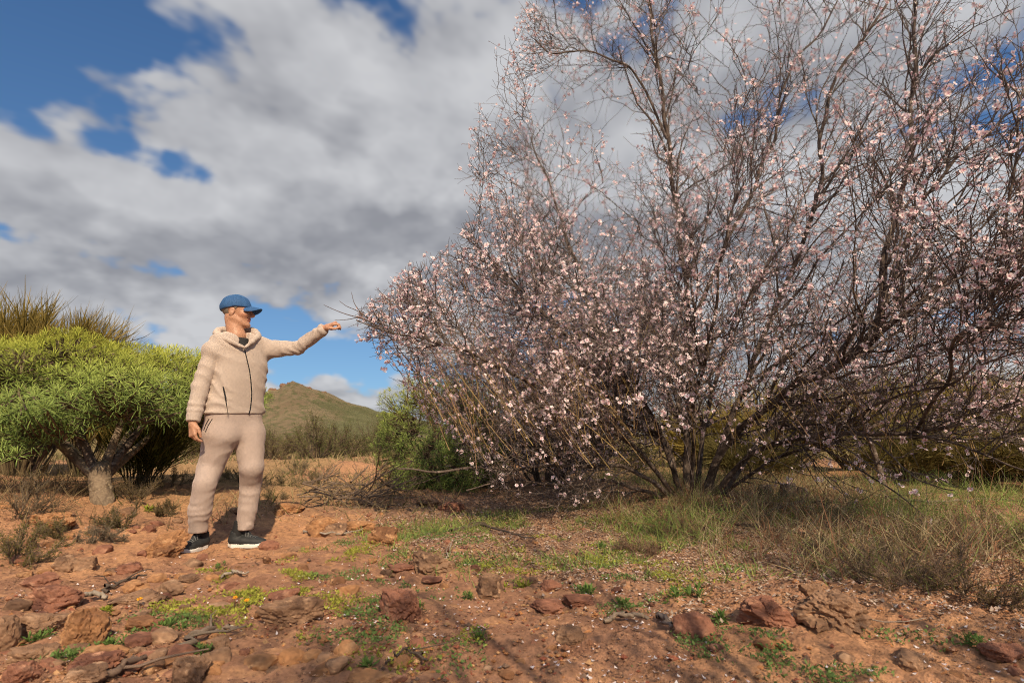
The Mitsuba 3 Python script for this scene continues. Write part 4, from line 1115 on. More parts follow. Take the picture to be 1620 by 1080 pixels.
n = 95000
x, y = rng.uniform(0.2, 8.5, n), rng.uniform(2.4, 10.5, n)
u = x / y
edge = np.interp(y, [2.5, 3.0, 3.6, 4.4, 5.2, 6.5, 9], [0.80, 0.55, 0.36, 0.22, 0.16, 0.12, 0.10])
den = smooth01(edge - 0.05, edge + 0.14, u) * smooth01(2.55, 3.2, y + 0.7 * (meshkit.fbm(np.stack([x, y, 0 * x], -1) * 1.3, 3, 70) - 0.5)) * smooth01(0.28, 0.56, meshkit.fbm(np.stack([x, y, 0 * x], -1) * 0.9, 3, 71)) * (0.25 + 1.2 * smooth01(0.42, 0.62, meshkit.fbm(np.stack([x, y, 0 * x], -1) * 4.5, 2, 76)))
den = den * np.clip(4.6 / y, 0.4, 1) * (np.abs(u) < 1.05)
ok = rng.random(n) < den
x, y = x[ok], y[ok]
n = len(x)
green = smooth01(0.32, 0.56, meshkit.fbm(np.stack([x, y, 0 * x], -1) * 0.8 + 9, 3, 72) + rng.normal(0, 0.09, n))
kind = rng.random(n)
straw = np.array([0.48, 0.40, 0.25]) * (0.6 + 0.6 * rng.random((n, 1)))
rust = np.array([0.30, 0.16, 0.10]) * (0.7 + 0.7 * rng.random((n, 1)))
gr = np.array([0.21, 0.28, 0.085]) * (0.7 + 0.8 * rng.random((n, 1)))
col = np.where((kind < 0.30)[:, None], rust, straw)
col = np.where((rng.random(n) < green * 0.8)[:, None], gr, col)
V, F, c = blades(x, y, rng.uniform(0.06, 0.28, n) * np.where(kind < 0.1, 1.4, 1) * (0.55 + 0.9 * smooth01(0.4, 0.65, meshkit.fbm(np.stack([x, y, 0 * x], -1) * 4.5, 2, 76))), rng.uniform(0.0012, 0.0030, n), rng.uniform(0.2, 1.5, n), rng, col)
add('grass', (V, F), 'leaf_matter', color=c, kind='stuff', label='dry straw and green grass on the right around the almond foot', cat='grass')
# short green grass under the low branches and thin dry grass further back
n = 48000
x, y = rng.uniform(-1.6, 2.8, n), rng.uniform(3.0, 7.5, n)
d = np.hypot((x - 0.8) / 2.1, (y - 4.9) / 1.75)
f_ = meshkit.fbm(np.stack([x, y, 0 * x], -1) * 1.8 + 3, 3, 73)
ok = rng.random(n) < smooth01(1.15, 0.6, d) * smooth01(0.40, 0.60, f_) * 0.9
x, y = x[ok], y[ok]
n = len(x)
col = np.array([0.20, 0.27, 0.085]) * (0.6 + 0.9 * rng.random((n, 1))) + np.array([0.10, 0.04, 0.01]) * (rng.random((n, 1)) < 0.3)
V, F, c = blades(x, y, rng.uniform(0.03, 0.12, n), rng.uniform(0.002, 0.0045, n), rng.uniform(0.3, 1.5, n), rng, col)
add('grass', (V, F), 'leaf_matter', color=c, kind='stuff', label='short green grass and seedlings in the shade of the almond skirt', cat='grass')
n = 30000
x, y = rng.uniform(-14, 12, n), rng.uniform(5.5, 24, n)
f_ = meshkit.fbm(np.stack([x, y, 0 * x], -1) * 0.55 + 30, 3, 74)
ok = (rng.random(n) < smooth01(0.42, 0.62, f_)) & (np.abs(x) < y)
x, y = x[ok], y[ok]
n = len(x)
col = np.array([0.36, 0.29, 0.16]) * (0.55 + 0.75 * rng.random((n, 1)))
col = np.where(rng.random((n, 1)) < 0.3, np.array([0.13, 0.13, 0.05]), col)
V, F, c = blades(x, y, rng.uniform(0.08, 0.30, n), 0.0009 * y * rng.uniform(0.5, 1.0, n), rng.uniform(0.2, 1.2, n), rng, col)
add('grass', (V, F), 'leaf_matter', color=c, kind='stuff', label='sparse dry grass on the open ground behind the man', cat='grass')
# dry stalks on the left, around the pale trunk
n = 5200
x, y = rng.uniform(-7, -2.2, n), rng.uniform(4.2, 8, n)
f_ = meshkit.fbm(np.stack([x, y, 0 * x], -1) * 1.1 + 50, 3, 75)
ok = (rng.random(n) < smooth01(0.38, 0.6, f_)) & (x < -0.52 * y + 0.25)
x, y = x[ok], y[ok]
n = len(x)
col = np.where(rng.random((n, 1)) < 0.6, np.array([[0.30, 0.225, 0.125]]), np.array([[0.15, 0.10, 0.065]])) * (0.6 + 0.8 * rng.random((n, 1)))
V, F, c = blades(x, y, rng.uniform(0.10, 0.42, n), rng.uniform(0.0015, 0.0032, n), rng.uniform(0.2, 1.2, n), rng, col)
add('grass', (V, F), 'leaf_matter', color=c, kind='stuff', label='dry brown stalks around the pale shrub trunk on the left', cat='grass')

# creeping ground cover of small leaves in patches
rng = np.random.default_rng(52)
patches = [(390, 935, .30), (350, 975, .28), (300, 955, .22), (255, 993, .12), (175, 1022, .12), (60, 1010, .10), (110, 1036, .10), (420, 930, .18), (470, 905, .28), (505, 960, .24), (540, 1000, .18),
           (560, 940, .22), (600, 880, .25), (575, 1045, .12), (690, 945, .10), (760, 1003, .08), (800, 870, .35), (850, 890, .32), (930, 905, .30), (980, 930, .25), (900, 870, .30), (560, 870, .25), (640, 850, .30),
           (1000, 960, .15), (1180, 1045, .22), (1260, 1060, .20), (1220, 800, .40), (1270, 810, .35), (1110, 905, .25), (700, 1045, .12), (1100, 1050, .15), (350, 905, .15), (850, 1055, .07), (1500, 1065, .2)]
PX, PY, PL = [], [], []
for (px, py, r) in patches:
    g = on_ground(px, py)
    m = int(2400 * r * r / 0.06)
    a, q = rng.uniform(0, 2 * PI, m), r * np.sqrt(rng.random(m)) * 1.5
    PX.append(g[0] + q * np.cos(a)), PY.append(g[1] + q * np.sin(a)), PL.append(np.full(m, q.max()))
x, y = np.concatenate(PX), np.concatenate(PY)
f_ = meshkit.fbm(np.stack([x, y, 0 * x], -1) * 5.5, 3, 80)
ok = rng.random(len(x)) < smooth01(0.48, 0.66, f_)
x, y = x[ok], y[ok]
n = len(x)
a = rng.uniform(0, 2 * PI, n)
D = unit(np.stack([np.cos(a), np.sin(a), rng.uniform(0.1, 1.2, n)], -1))
Bp = np.stack([x, y, ground_z(x, y) + rng.uniform(0.0, 0.02, n)], -1)
L = rng.uniform(0.007, 0.020, n)
V, F = leaves(Bp, D, L, L * rng.uniform(0.16, 0.30, n), rng, 0.25)
yel = smooth01(0.45, 0.6, meshkit.noise(np.stack([x * 2, y * 2, 0 * x], -1), 81))[:, None]
col = (np.array([0.15, 0.235, 0.08]) * (1 - yel) + np.array([0.34, 0.36, 0.07]) * yel) * rng.uniform(0.65, 1.35, (n, 1))
add('ground_cover', (V, F), 'leaf_matter', color=np.repeat(col, 6, 0), kind='stuff', label='patches of small creeping green leaves on the soil', cat='ground cover')
# leafy weeds that stand by themselves
rng = np.random.default_rng(53)
for (px, py, r, lab) in ((60, 1016, .055, 'leafy green weed in the gap between the boulders at the left edge'), (175, 1030, .06, 'spreading green weed right of the reddish bottom left rock'),
                         (110, 1046, .04, 'small green weed below the large tan boulder'), (258, 998, .07, 'dark green weed left of the crooked grey stick'), (165, 972, .045, 'yellow green weed right of the large tan boulder'),
                         (345, 900, .045, 'little green weed just in front of the man\'s shoe'), (318, 1034, .04, 'small green weed under the crooked stick'), (822, 932, .07, 'bright yellow green weed right of the blocky rock'),
                         (738, 948, .045, 'small green weed left of the blocky rock'), (925, 940, .075, 'green weed behind the red brown rock'), (763, 1012, .045, 'small weed in the shaded orange soil at the bottom centre'),
                         (986, 960, .05, 'green weed in the litter of the right foreground'), (1094, 948, .10, 'largest leafy green weed, in front of the dry grass'), (1142, 986, .06, 'grassy green weed left of the dark lumpy rock'),
                         (655, 962, .05, 'green weed at the right side of the long reddish slab'), (950, 868, .07, 'green weed in the shade of the tree foot'), (575, 1062, .05, 'flat green weed near the bottom edge'),
                         (1535, 1024, .05, 'green weed left of the red rock at the right edge'), (232, 810, .10, 'bright yellow green seedling right of the pale trunk foot')):
    g = on_ground(px, py)
    k = 5
    off = rng.normal(0, 0.35 * r, (k, 3)) * np.array([1, 1, 0])
    off[0] = 0
    C = g + off
    C[:, 2] = ground_z(C[:, 0], C[:, 1]) + 0.012
    ylw = 1.0 if 'yellow' in lab else 0.0
    ci = np.array([0.15, 0.24, 0.07]) * (1 - ylw) + np.array([0.33, 0.37, 0.06]) * ylw
    V, F, col = rosettes(C, unit(np.array([[0, 0, 1.0]]) + 0.25 * rng.normal(size=(k, 3))), np.full(k, r) * rng.uniform(0.6, 1.0, k), rng, 14, ci * 1.1, ci * 0.6, 0.09)
    add('weed', (V, F), 'leaf_matter', color=np.repeat(col.reshape(-1, 3), 6, 0), label=lab, cat='weed')
for (px, py, lab) in ((121, 1016, 'small orange yellow flower above the reddish bottom left rock'), (219, 964, 'small yellow flower above the orange rock'), (371, 961, 'small yellow flower left of the long brown rock, higher one'),
                      (389, 967, 'small yellow flower left of the long brown rock, lower one'), (1519, 843, 'small yellow flower in the grass on the right')):
    g = on_ground(px, py) + np.array([0, 0, 0.045])
    v, f, c = blossoms(g[None], unit(np.array([[0.1, -0.5, 1.0]])), np.array([0.013]), rng, np.array([[0.80, 0.42, 0.03]]))
    st = tubes(np.array([[g - [0, 0, 0.05], g - [0.004, 0, 0.02], g]]), np.full((1, 3), 0.0012), 4)
    V, F = join([(v, f), st])
    add('yellow_flower', (V, F), 'petal_matter', color=np.vstack([np.maximum(c, 0.02), rows((0.10, 0.14, 0.04), len(st[0]))]), label=lab, cat='flower')


def flakes(x, y, s, rng, cols, lift=0.006, curl=0.35):
    n = len(x)
    a = rng.uniform(0, 2 * PI, n)
    u = np.stack([np.cos(a), np.sin(a), rng.normal(0, 0.25, n)], -1)
    w = np.stack([-np.sin(a), np.cos(a), rng.normal(0, 0.25, n)], -1)
    c = np.stack([x, y, ground_z(x, y) + lift + rng.uniform(0, 0.012, n)], -1)
    s = s[:, None]
    up = np.array([[0, 0, 1.0]])
    V = np.stack([c - s * u + curl * s * up, c - 0.6 * s * w, c + 0.6 * s * w, c + s * u + curl * s * up], 1).reshape(-1, 3)
    F = ((np.arange(n) * 4)[:, None, None] + np.array([[0, 1, 2], [1, 3, 2]])[None]).reshape(-1, 3)
    return V, F, np.repeat(cols, 4, 0)


rng = np.random.default_rng(54)
n = 7500
x, y, z = scatter(n, rng, 1.75, 8.5, 1.0, 1.5)
d = np.hypot((x - 1.6) / 3.4, (y - 5.2) / 3.2)
ok = rng.random(n) < np.interp(d, [0, 0.7, 1.0, 1.5, 2.2], [0.65, 0.75, 0.55, 0.18, 0.03]) * smooth01(0.32, 0.62, meshkit.fbm(np.stack([x, y, 0 * x], -1) * 2.2, 3, 90))
x, y = x[ok], y[ok]
n = len(x)
V, F, c = flakes(x, y, rng.uniform(0.005, 0.011, n), rng, (WHITE + (PINK - WHITE) * rng.random((n, 1)) * 0.5) * rng.uniform(0.75, 1.0, (n, 1)))
add('fallen_petals', (V, F), 'petal_matter', color=c, kind='stuff', label='white fallen almond petals scattered on the soil', cat='petals')
n = 150000
x, y = rng.uniform(-1.9, 6.5, n), rng.uniform(2.2, 9.5, n)
d = np.hypot((x - 1.6) / 3.0, (y - 5.4) / 2.9) + 0.5 * (meshkit.fbm(np.stack([x, y, 0 * x], -1) * 1.6, 3, 91) - 0.5)
ok = (rng.random(n) < smooth01(1.05, 0.72, d) * np.clip(4.5 / y, 0.25, 1)) & (np.abs(x / y) < 1.0)
x, y = x[ok], y[ok]
n = len(x)
pal = np.array([(0.30, 0.20, 0.14), (0.20, 0.11, 0.075), (0.42, 0.33, 0.26), (0.13, 0.08, 0.055), (0.50, 0.40, 0.34)])
V, F, c = flakes(x, y, rng.uniform(0.006, 0.015, n), rng, pal[rng.integers(0, 5, n)] * rng.uniform(0.7, 1.2, (n, 1)), 0.004)
add('leaf_litter', (V, F), 'dry_matter', color=c, kind='stuff', label='pale brown leaf litter under the almond trees', cat='litter')
n = 45000
x, y, z = scatter(n, rng, 1.7, 9, 1.0, 1.5)
ok = rng.random(n) < smooth01(0.30, 0.62, meshkit.fbm(np.stack([x, y, 0 * x], -1) * 1.9 + 5, 3, 92))
x, y = x[ok], y[ok]
n = len(x)
V, F, c = flakes(x, y, rng.uniform(0.003, 0.009, n), rng, np.where(rng.random((n, 1)) < 0.5, np.array([[0.14, 0.075, 0.05]]), np.array([[0.34, 0.20, 0.125]])) * rng.uniform(0.5, 1.5, (n, 1)), 0.003)
add('leaf_litter', (V, F), 'dry_matter', color=c, kind='stuff', label='dark crumbs of bark and dead leaf on the orange soil', cat='litter')
# tangled low scrub on the right bank
for (px, py, R, H, c1, c2, lab) in (
        (1420, 925, 0.34, 0.22, (0.085, 0.08, 0.03), (0.22, 0.18, 0.08), 'tangled low scrub on the bank above the mossy lump'),
        (1540, 940, 0.36, 0.26, (0.09, 0.075, 0.03), (0.23, 0.17, 0.08), 'tangled low scrub on the bank at the right edge'),
        (1330, 890, 0.30, 0.20, (0.08, 0.08, 0.03), (0.2, 0.17, 0.07), 'low olive scrub in the grass behind the big lumps'),
        (1480, 860, 0.34, 0.26, (0.09, 0.10, 0.03), (0.2, 0.2, 0.07), 'green tinged low scrub in the right hand grass'),
        (1590, 870, 0.34, 0.28, (0.10, 0.11, 0.03), (0.22, 0.2, 0.07), 'low green scrub beside the right edge, above the bank'),
        (1075, 850, 0.26, 0.22, (0.12, 0.06, 0.04), (0.22, 0.12, 0.075), 'rust brown dry scrub in front of the large tree foot'),
        (1010, 875, 0.20, 0.16, (0.13, 0.07, 0.05), (0.25, 0.16, 0.10), 'small reddish dry scrub left of the large tree foot')):
    p = on_ground(px, py)
    bush('low_bush', lab, p[0], p[1], R, H, 800, 2400, rng, c1, c2, leaf=(0.008, 0.022), twig_c=(0.21, 0.15, 0.11), width=0.26)
# ------------------------------------------------------------------ the man
def net(f, lo, hi, h, even=3):
    """The zero surface of f(points) as a mesh (naive surface nets)."""
    lo, hi = np.asarray(lo, float), np.asarray(hi, float)
    n = np.ceil((hi - lo) / h).astype(int) + 1
    g = [lo[k] + h * np.arange(n[k]) for k in range(3)]
    # blocks far from the surface take the value at their centre
    B_ = 6
    nb_ = -(-n // B_)
    cen_ = np.stack(np.meshgrid(*[lo[k] + h * (np.arange(nb_[k]) * B_ + (B_ - 1) / 2) for k in range(3)], indexing='ij'), -1).reshape(-1, 3)
    dc_ = f(cen_)
    vals = np.repeat(np.repeat(np.repeat(dc_.reshape(nb_), B_, 0), B_, 1), B_, 2)[:n[0], :n[1], :n[2]]
    near = np.repeat(np.repeat(np.repeat((np.abs(dc_) < 1.5 * h * B_ + 0.012).reshape(nb_), B_, 0), B_, 1), B_, 2)[:n[0], :n[1], :n[2]]
    at_ = np.argwhere(near)
    for i in range(0, len(at_), 400000):
        q_ = at_[i:i + 400000]
        vals[tuple(q_.T)] = f(lo + h * q_)
    s = vals < 0
    total, count = np.zeros(tuple(n - 1) + (3,)), np.zeros(tuple(n - 1))
    corner = [(a, b, c) for a in (0, 1) for b in (0, 1) for c in (0, 1)]
    cut = lambda a, c: a[c[0]:n[0] - 1 + c[0], c[1]:n[1] - 1 + c[1], c[2]:n[2] - 1 + c[2]]
    for p in corner:
        for ax in range(3):
            if p[ax] == 0:
                q = tuple(1 if k == ax else p[k] for k in range(3))
                va, vb = cut(vals, p), cut(vals, q)
                cr = cut(s, p) != cut(s, q)
                t = np.where(cr, va / np.where(cr, va - vb, 1), 0)
                for k in range(3):
                    total[..., k] += np.where(cr, p[k] + (t if k == ax else 0), 0)
                count += cr
    live = count > 0
    ids = -np.ones(tuple(n - 1), int)
    ids[live] = np.arange(live.sum())
    V = (total[live] / count[live][:, None] + np.argwhere(live)) * h + lo
    F = []
    for ax in range(3):
        b, c = (ax + 1) % 3, (ax + 2) % 3
        sl = lambda o: tuple(slice(o if k == ax else 0, n[k] - 1 + o if k == ax else n[k]) for k in range(3))
        s0, s1 = s[sl(0)], s[sl(1)]
        e = np.argwhere(s0 != s1)
        e = e[(e[:, b] > 0) & (e[:, c] > 0) & (e[:, b] < n[b] - 1) & (e[:, c] < n[c] - 1)]
        inside = s0[tuple(e.T)]
        quad = []
        for db, dc in ((-1, -1), (0, -1), (0, 0), (-1, 0)):
            q = e.copy()
            q[:, b] += db
            q[:, c] += dc
            quad.append(ids[tuple(q.T)])
        quad = np.stack(quad, -1)
        quad = np.where(inside[:, None], quad, quad[:, ::-1])
        F += [quad[:, [0, 1, 2]], quad[:, [0, 2, 3]]]
    F = np.vstack(F)
    e = np.vstack([F[:, [0, 1]], F[:, [1, 2]], F[:, [2, 0]]])
    A_ = coo_matrix((np.ones(2 * len(e)), (np.r_[e[:, 0], e[:, 1]], np.r_[e[:, 1], e[:, 0]])), shape=(len(V), len(V))).tocsr()
    deg = np.maximum(np.asarray(A_.sum(1)), 1)
    for w in (0.5, -0.52) * even:
        V = V + w * (A_ @ V / deg - V)
    return V, F


def cone(p, a, b, ra, rb):
    a, b = np.asarray(a, float), np.asarray(b, float)
    d = b - a
    t = np.clip((p - a) @ d / (d @ d), 0, 1)
    return np.linalg.norm(p - a - t[:, None] * d, axis=1) - (ra + (rb - ra) * t)


def ell(p, c, r, M=None):
    q = p - np.asarray(c)
    if M is not None:
        q = q @ M
    k = np.linalg.norm(q / np.asarray(r), axis=1)
    return (k - 1) * min(r) * np.where(k < 1, 1, 1) if False else (k - 1) * np.linalg.norm(q, axis=1) / np.maximum(k, 1e-6)


def smin(a, b, k):
    h = np.clip(0.5 + 0.5 * (b - a) / k, 0, 1)
    return b + (a - b) * h - k * h * (1 - h)


def smax(a, b, k):
    return -smin(-a, -b, k)


def chain(p, pts, rad, k):
    d, k = cone(p, pts[0], pts[1], rad[0], rad[1]), 0.3 * k
    for i in range(1, len(pts) - 1):
        d = smin(d, cone(p, pts[i], pts[i + 1], rad[i], rad[i + 1]), k)
    return d


def trace(f, px, py, t0=2.8, t1=5.5):
    """First point of the solid f on the line of sight through a pixel."""
    r = unit(ray(px, py))
    t = t0
    for _ in range(400):
        p = np.array([0, 0, CZ]) + r * t
        d = float(f(p[None])[0])
        if d < 0.0008 or t > t1:
            break
        t += max(0.5 * d, 0.0005)
    return p


footR, footL = on_ground(303, 874), on_ground(384, 866)
YM = 0.5 * (footR[1] + footL[1])
SC = YM / 900.0 * 1.0
FB, LB, UP = np.array([0.82, -0.57, 0.0]), np.array([0.57, 0.82, 0.0]), np.array([0, 0, 1.0])
J = lambda px, py, dy=0.0: at(px, py, YM + dy)
W = lambda v: v * SC
man = thing('person', 'man in blue cap and beige hooded tracksuit reaching out to touch an almond twig', 'person')
# joints
nb = J(375, 531, 0.0)
shR, elR, wrR = J(337, 558, -0.15), J(317, 611, -0.21), J(305, 667, -0.27)
shL, elL, wrL = J(414, 552, 0.13), J(470, 551, 0.17), J(515.5, 518.5, 0.10)
hipR, knR, anR = J(350, 690, -0.07), J(324, 765, -0.02 + footR[1] - YM), J(312, 842, footR[1] - YM + 0.06)
hipL, knL, anL = J(394, 690, 0.08), J(397, 762, 0.02 + footL[1] - YM), J(387, 838, footL[1] - YM + 0.02)
rows_t = [(536, 377, 40), (556, 379, 43), (575, 381, 43.5), (600, 378, 43), (625, 374, 44), (645, 371, 47.5), (664, 370.5, 47)]
tz = np.array([J(c, y)[2] for y, c, h in rows_t])[::-1]
tc = np.array([J(c, y)[:2] for y, c, h in rows_t])[::-1]
ta = np.array([math.sqrt(max(W(h) ** 2 - 0.0040, 1e-4)) / 0.964 for y, c, h in rows_t])[::-1]


def torso(p, grow_=0.0, depth=(0.122, 0.128, 0.118)):
    z = p[:, 2]
    cx, cy, a = np.interp(z, tz, tc[:, 0]), np.interp(z, tz, tc[:, 1]), np.interp(z, tz, ta) + grow_
    b = np.interp(z, [tz[0], tz[3], tz[-1]], depth) + grow_
    q = np.stack([p[:, 0] - cx, p[:, 1] - cy], -1)
    u, w = q @ LB[:2], q @ FB[:2]
    e = 2.35
    k = (np.abs(u / a) ** e + np.abs(w / b) ** e) ** (1 / e)
    return (k - 1) * np.minimum(a, b) * 0.92


def along(p, a, b):
    d = b - a
    return (p - a) @ d / (d @ d)


def ridges(x, sharp=1.5):
    return (0.5 + 0.5 * np.sin(2 * PI * x)) ** sharp


def fold_noise(p, s=9.0, seed=0):
    return meshkit.noise(p * s + seed * 7.7, seed)


def jacket_solid(p):
    d = torso(p)
    d = smax(d, p[:, 2] - (nb[2] - 0.005), 0.05)
    d = smin(d, cone(p, nb - 0.03 * UP, shR + 0.014 * UP, 0.078, 0.070), 0.06)
    d = smin(d, cone(p, nb - 0.03 * UP, shL + 0.014 * UP, 0.078, 0.070), 0.06)
    cufR, cufL = shR * 0 + wrR, wrL
    aR = chain(p, [shR, elR, wrR], [W(13.8), W(12.0), W(10.4)], 0.04)
    aL = chain(p, [shL, 0.5 * (shL + elL), elL, wrL - 0.05 * (wrL - elL)], [W(16.5), W(13.6), W(11.2), W(9.6)], 0.04)
    # folds of the sleeves
    t = along(p, shR, elR)
    t2 = along(p, elR, wrR)
    n1 = 1.4 * fold_noise(p, 8, 3)
    bend = np.exp(-((t - 1.0) / 0.35) ** 2) + 0.8 * np.exp(-((t2 - 0.92) / 0.25) ** 2) + 0.03
    aR = aR - 0.0020 * bend * (ridges(t * 2.3 + 2.2 * n1 + (p @ FB) * 3) - 0.35)
    aR = np.where((t2 > 0.86), aR + 0.004, aR)
    u, u2 = along(p, shL, elL), along(p, elL, wrL)
    n2 = 1.4 * fold_noise(p, 9, 5)
    bend = 0.7 * np.exp(-((u - 0.95) / 0.35) ** 2) + 1.15 * np.exp(-((u2 - 0.72) / 0.22) ** 2) + 0.7 * np.exp(-((u - 0.1) / 0.3) ** 2) + 0.2
    aL = aL - 0.0060 * bend * (ridges(u * 3.4 + 1.7 * n2 + p[:, 2] * 7) - 0.35)
    kR = 0.034 * (1 - smooth01(0.05, 0.30, t)) + 0.003
    hR = np.clip(0.5 + 0.5 * (aR - d) / kR, 0, 1)
    d = smin(aR * (1 - hR) + d * hR - kR * hR * (1 - hR), aL, 0.028)
    # creases of the body: diagonal pulls towards the raised arm, gathers over the hem
    pr = (p - shL) @ unit(np.array([0.75, 0.1, -0.65]))
    up_ = smooth01(tz[0] + 0.02, tz[0] + 0.14, p[:, 2])
    near_hem = np.exp(-((p[:, 2] - tz[0] - 0.075) / 0.055) ** 2)
    side = smooth01(0.05, 0.16, np.abs((p - J(378, 600)) @ LB))
    d = d - 0.0072 * near_hem * (ridges((p[:, 2] * 15 + 1.5 * fold_noise(p, 6, 8) + 0.8 * ((p - nb) @ LB) * 4)) - 0.4) * (0.4 + 0.6 * side)
    diag = (p - nb) @ unit(0.6 * LB + 0.85 * UP)
    d = d - 0.0055 * up_ * (0.25 + 0.75 * side) * (ridges(diag * 10 + 1.6 * fold_noise(p, 5, 9), 2) - 0.35)
    d = d + 0.0035 * (fold_noise(p, 13, 11) - 0.5)
    # hem and its band
    hem = J(372, 655)[2] + 0.05 * ((p - J(372, 655)) @ LB) * 0.6
    d = np.where((p[:, 2] < hem + 0.035) & (np.abs(p[:, 0] - J(372, 655)[0]) < 0.3) & (along(p, elR, wrR) < 0.2), d + 0.003, d)
    low = (hem - p[:, 2])
    nearR = cone(p, elR, wrR, 0.07, 0.07) < 0.0
    d = np.where(nearR & (aR < d + 0.03), d, smax(d, low, 0.008))
    # cuffs end at the wrists
    d = np.where(along(p, elR, wrR) > 0.6, smax(d, (along(p, elR, wrR) - 1.0) * np.linalg.norm(wrR - elR), 0.006), d)
    d = np.where((along(p, elL, wrL) > 0.6) & (p[:, 0] > shL[0] + 0.2), smax(d, (along(p, elL, wrL) - 0.97) * np.linalg.norm(wrL - elL), 0.006), d)
    # the neck opening
    d = smax(d, -cone(p, J(383, 546, -0.07), J(375, 512, 0.0), 0.046, 0.098), 0.010)
    return d


def legs_solid(p):
    R = chain(p, [hipR, J(333, 738, -0.05), knR, J(316.5, 806, footR[1] - YM + 0.02), anR], [W(24.5), W(18.4), W(15.4), W(15.8), W(11.4)], 0.05)
    L = chain(p, [hipL, J(398, 738, 0.05), knL, J(392, 804, footL[1] - YM + 0.02), anL], [W(23.5), W(18.0), W(16.0), W(14.0), W(11.6)], 0.05)
    for d_, a, k, an, sd in ((R, hipR, knR, anR, 1), (L, hipL, knL, anL, 2)):
        t, t2 = along(p, a, k), along(p, k, an)
        n1 = fold_noise(p, 7, 20 + sd)
        lateral = (p - k) @ (LB if sd == 1 else unit(LB - FB))
        amp = 0.0068 * np.exp(-((t2 - 0.92) / 0.30) ** 2) + 0.0015 * np.exp(-((t2 - 0.10) / 0.28) ** 2) + 0.0025
        x = t2 * (5.0 if sd == 1 else 4.6) + 2.3 * n1 + lateral * (7.5 if sd == 1 else -6.5)
        amp = amp * (0.25 + 1.5 * fold_noise(p, 10, 26 + sd))
        d_ -= amp * smooth01(-0.45, 0.15, t2) * (ridges(x, 1.6) - 0.25)
        d_ -= 0.0045 * np.exp(-((t - 0.35) / 0.4) ** 2) * (ridges(t * 2.2 + lateral * 6 * (1 if sd == 1 else -1) + 1.3 * n1, 2) - 0.35)
    d = smin(R, L, 0.022)
    hipz = J(372, 690)[2]
    pel = torso(p, -0.012)
    pel = smax(pel, hipz - 0.03 - p[:, 2], 0.06)
    pel = smax(pel, p[:, 2] - J(372, 640)[2], 0.01)
    d = smin(d, pel, 0.05)
    for an in (anR, anL):                                   # gathered cuffs, cut flat
        d = np.where(np.linalg.norm(p - an, axis=1) < 0.13, smax(d, an[2] - p[:, 2], 0.006), d)
    return d + 0.003 * (fold_noise(p, 12, 30) - 0.5)


# head, in its own frame: x forward, y to his left, z up; origin between the eyes' height and the ears
FH = unit(np.array([math.cos(math.radians(13)), math.sin(math.radians(13)), 0.02]))
LH = unit(np.cross(UP, FH))
UH = np.cross(FH, LH)
MH = np.stack([FH, LH, UH], 1)
HS = 1.03
H0 = J(375.5, 493.5, 0.02)


def to_head(p):
    return ((p - H0) @ MH) / HS


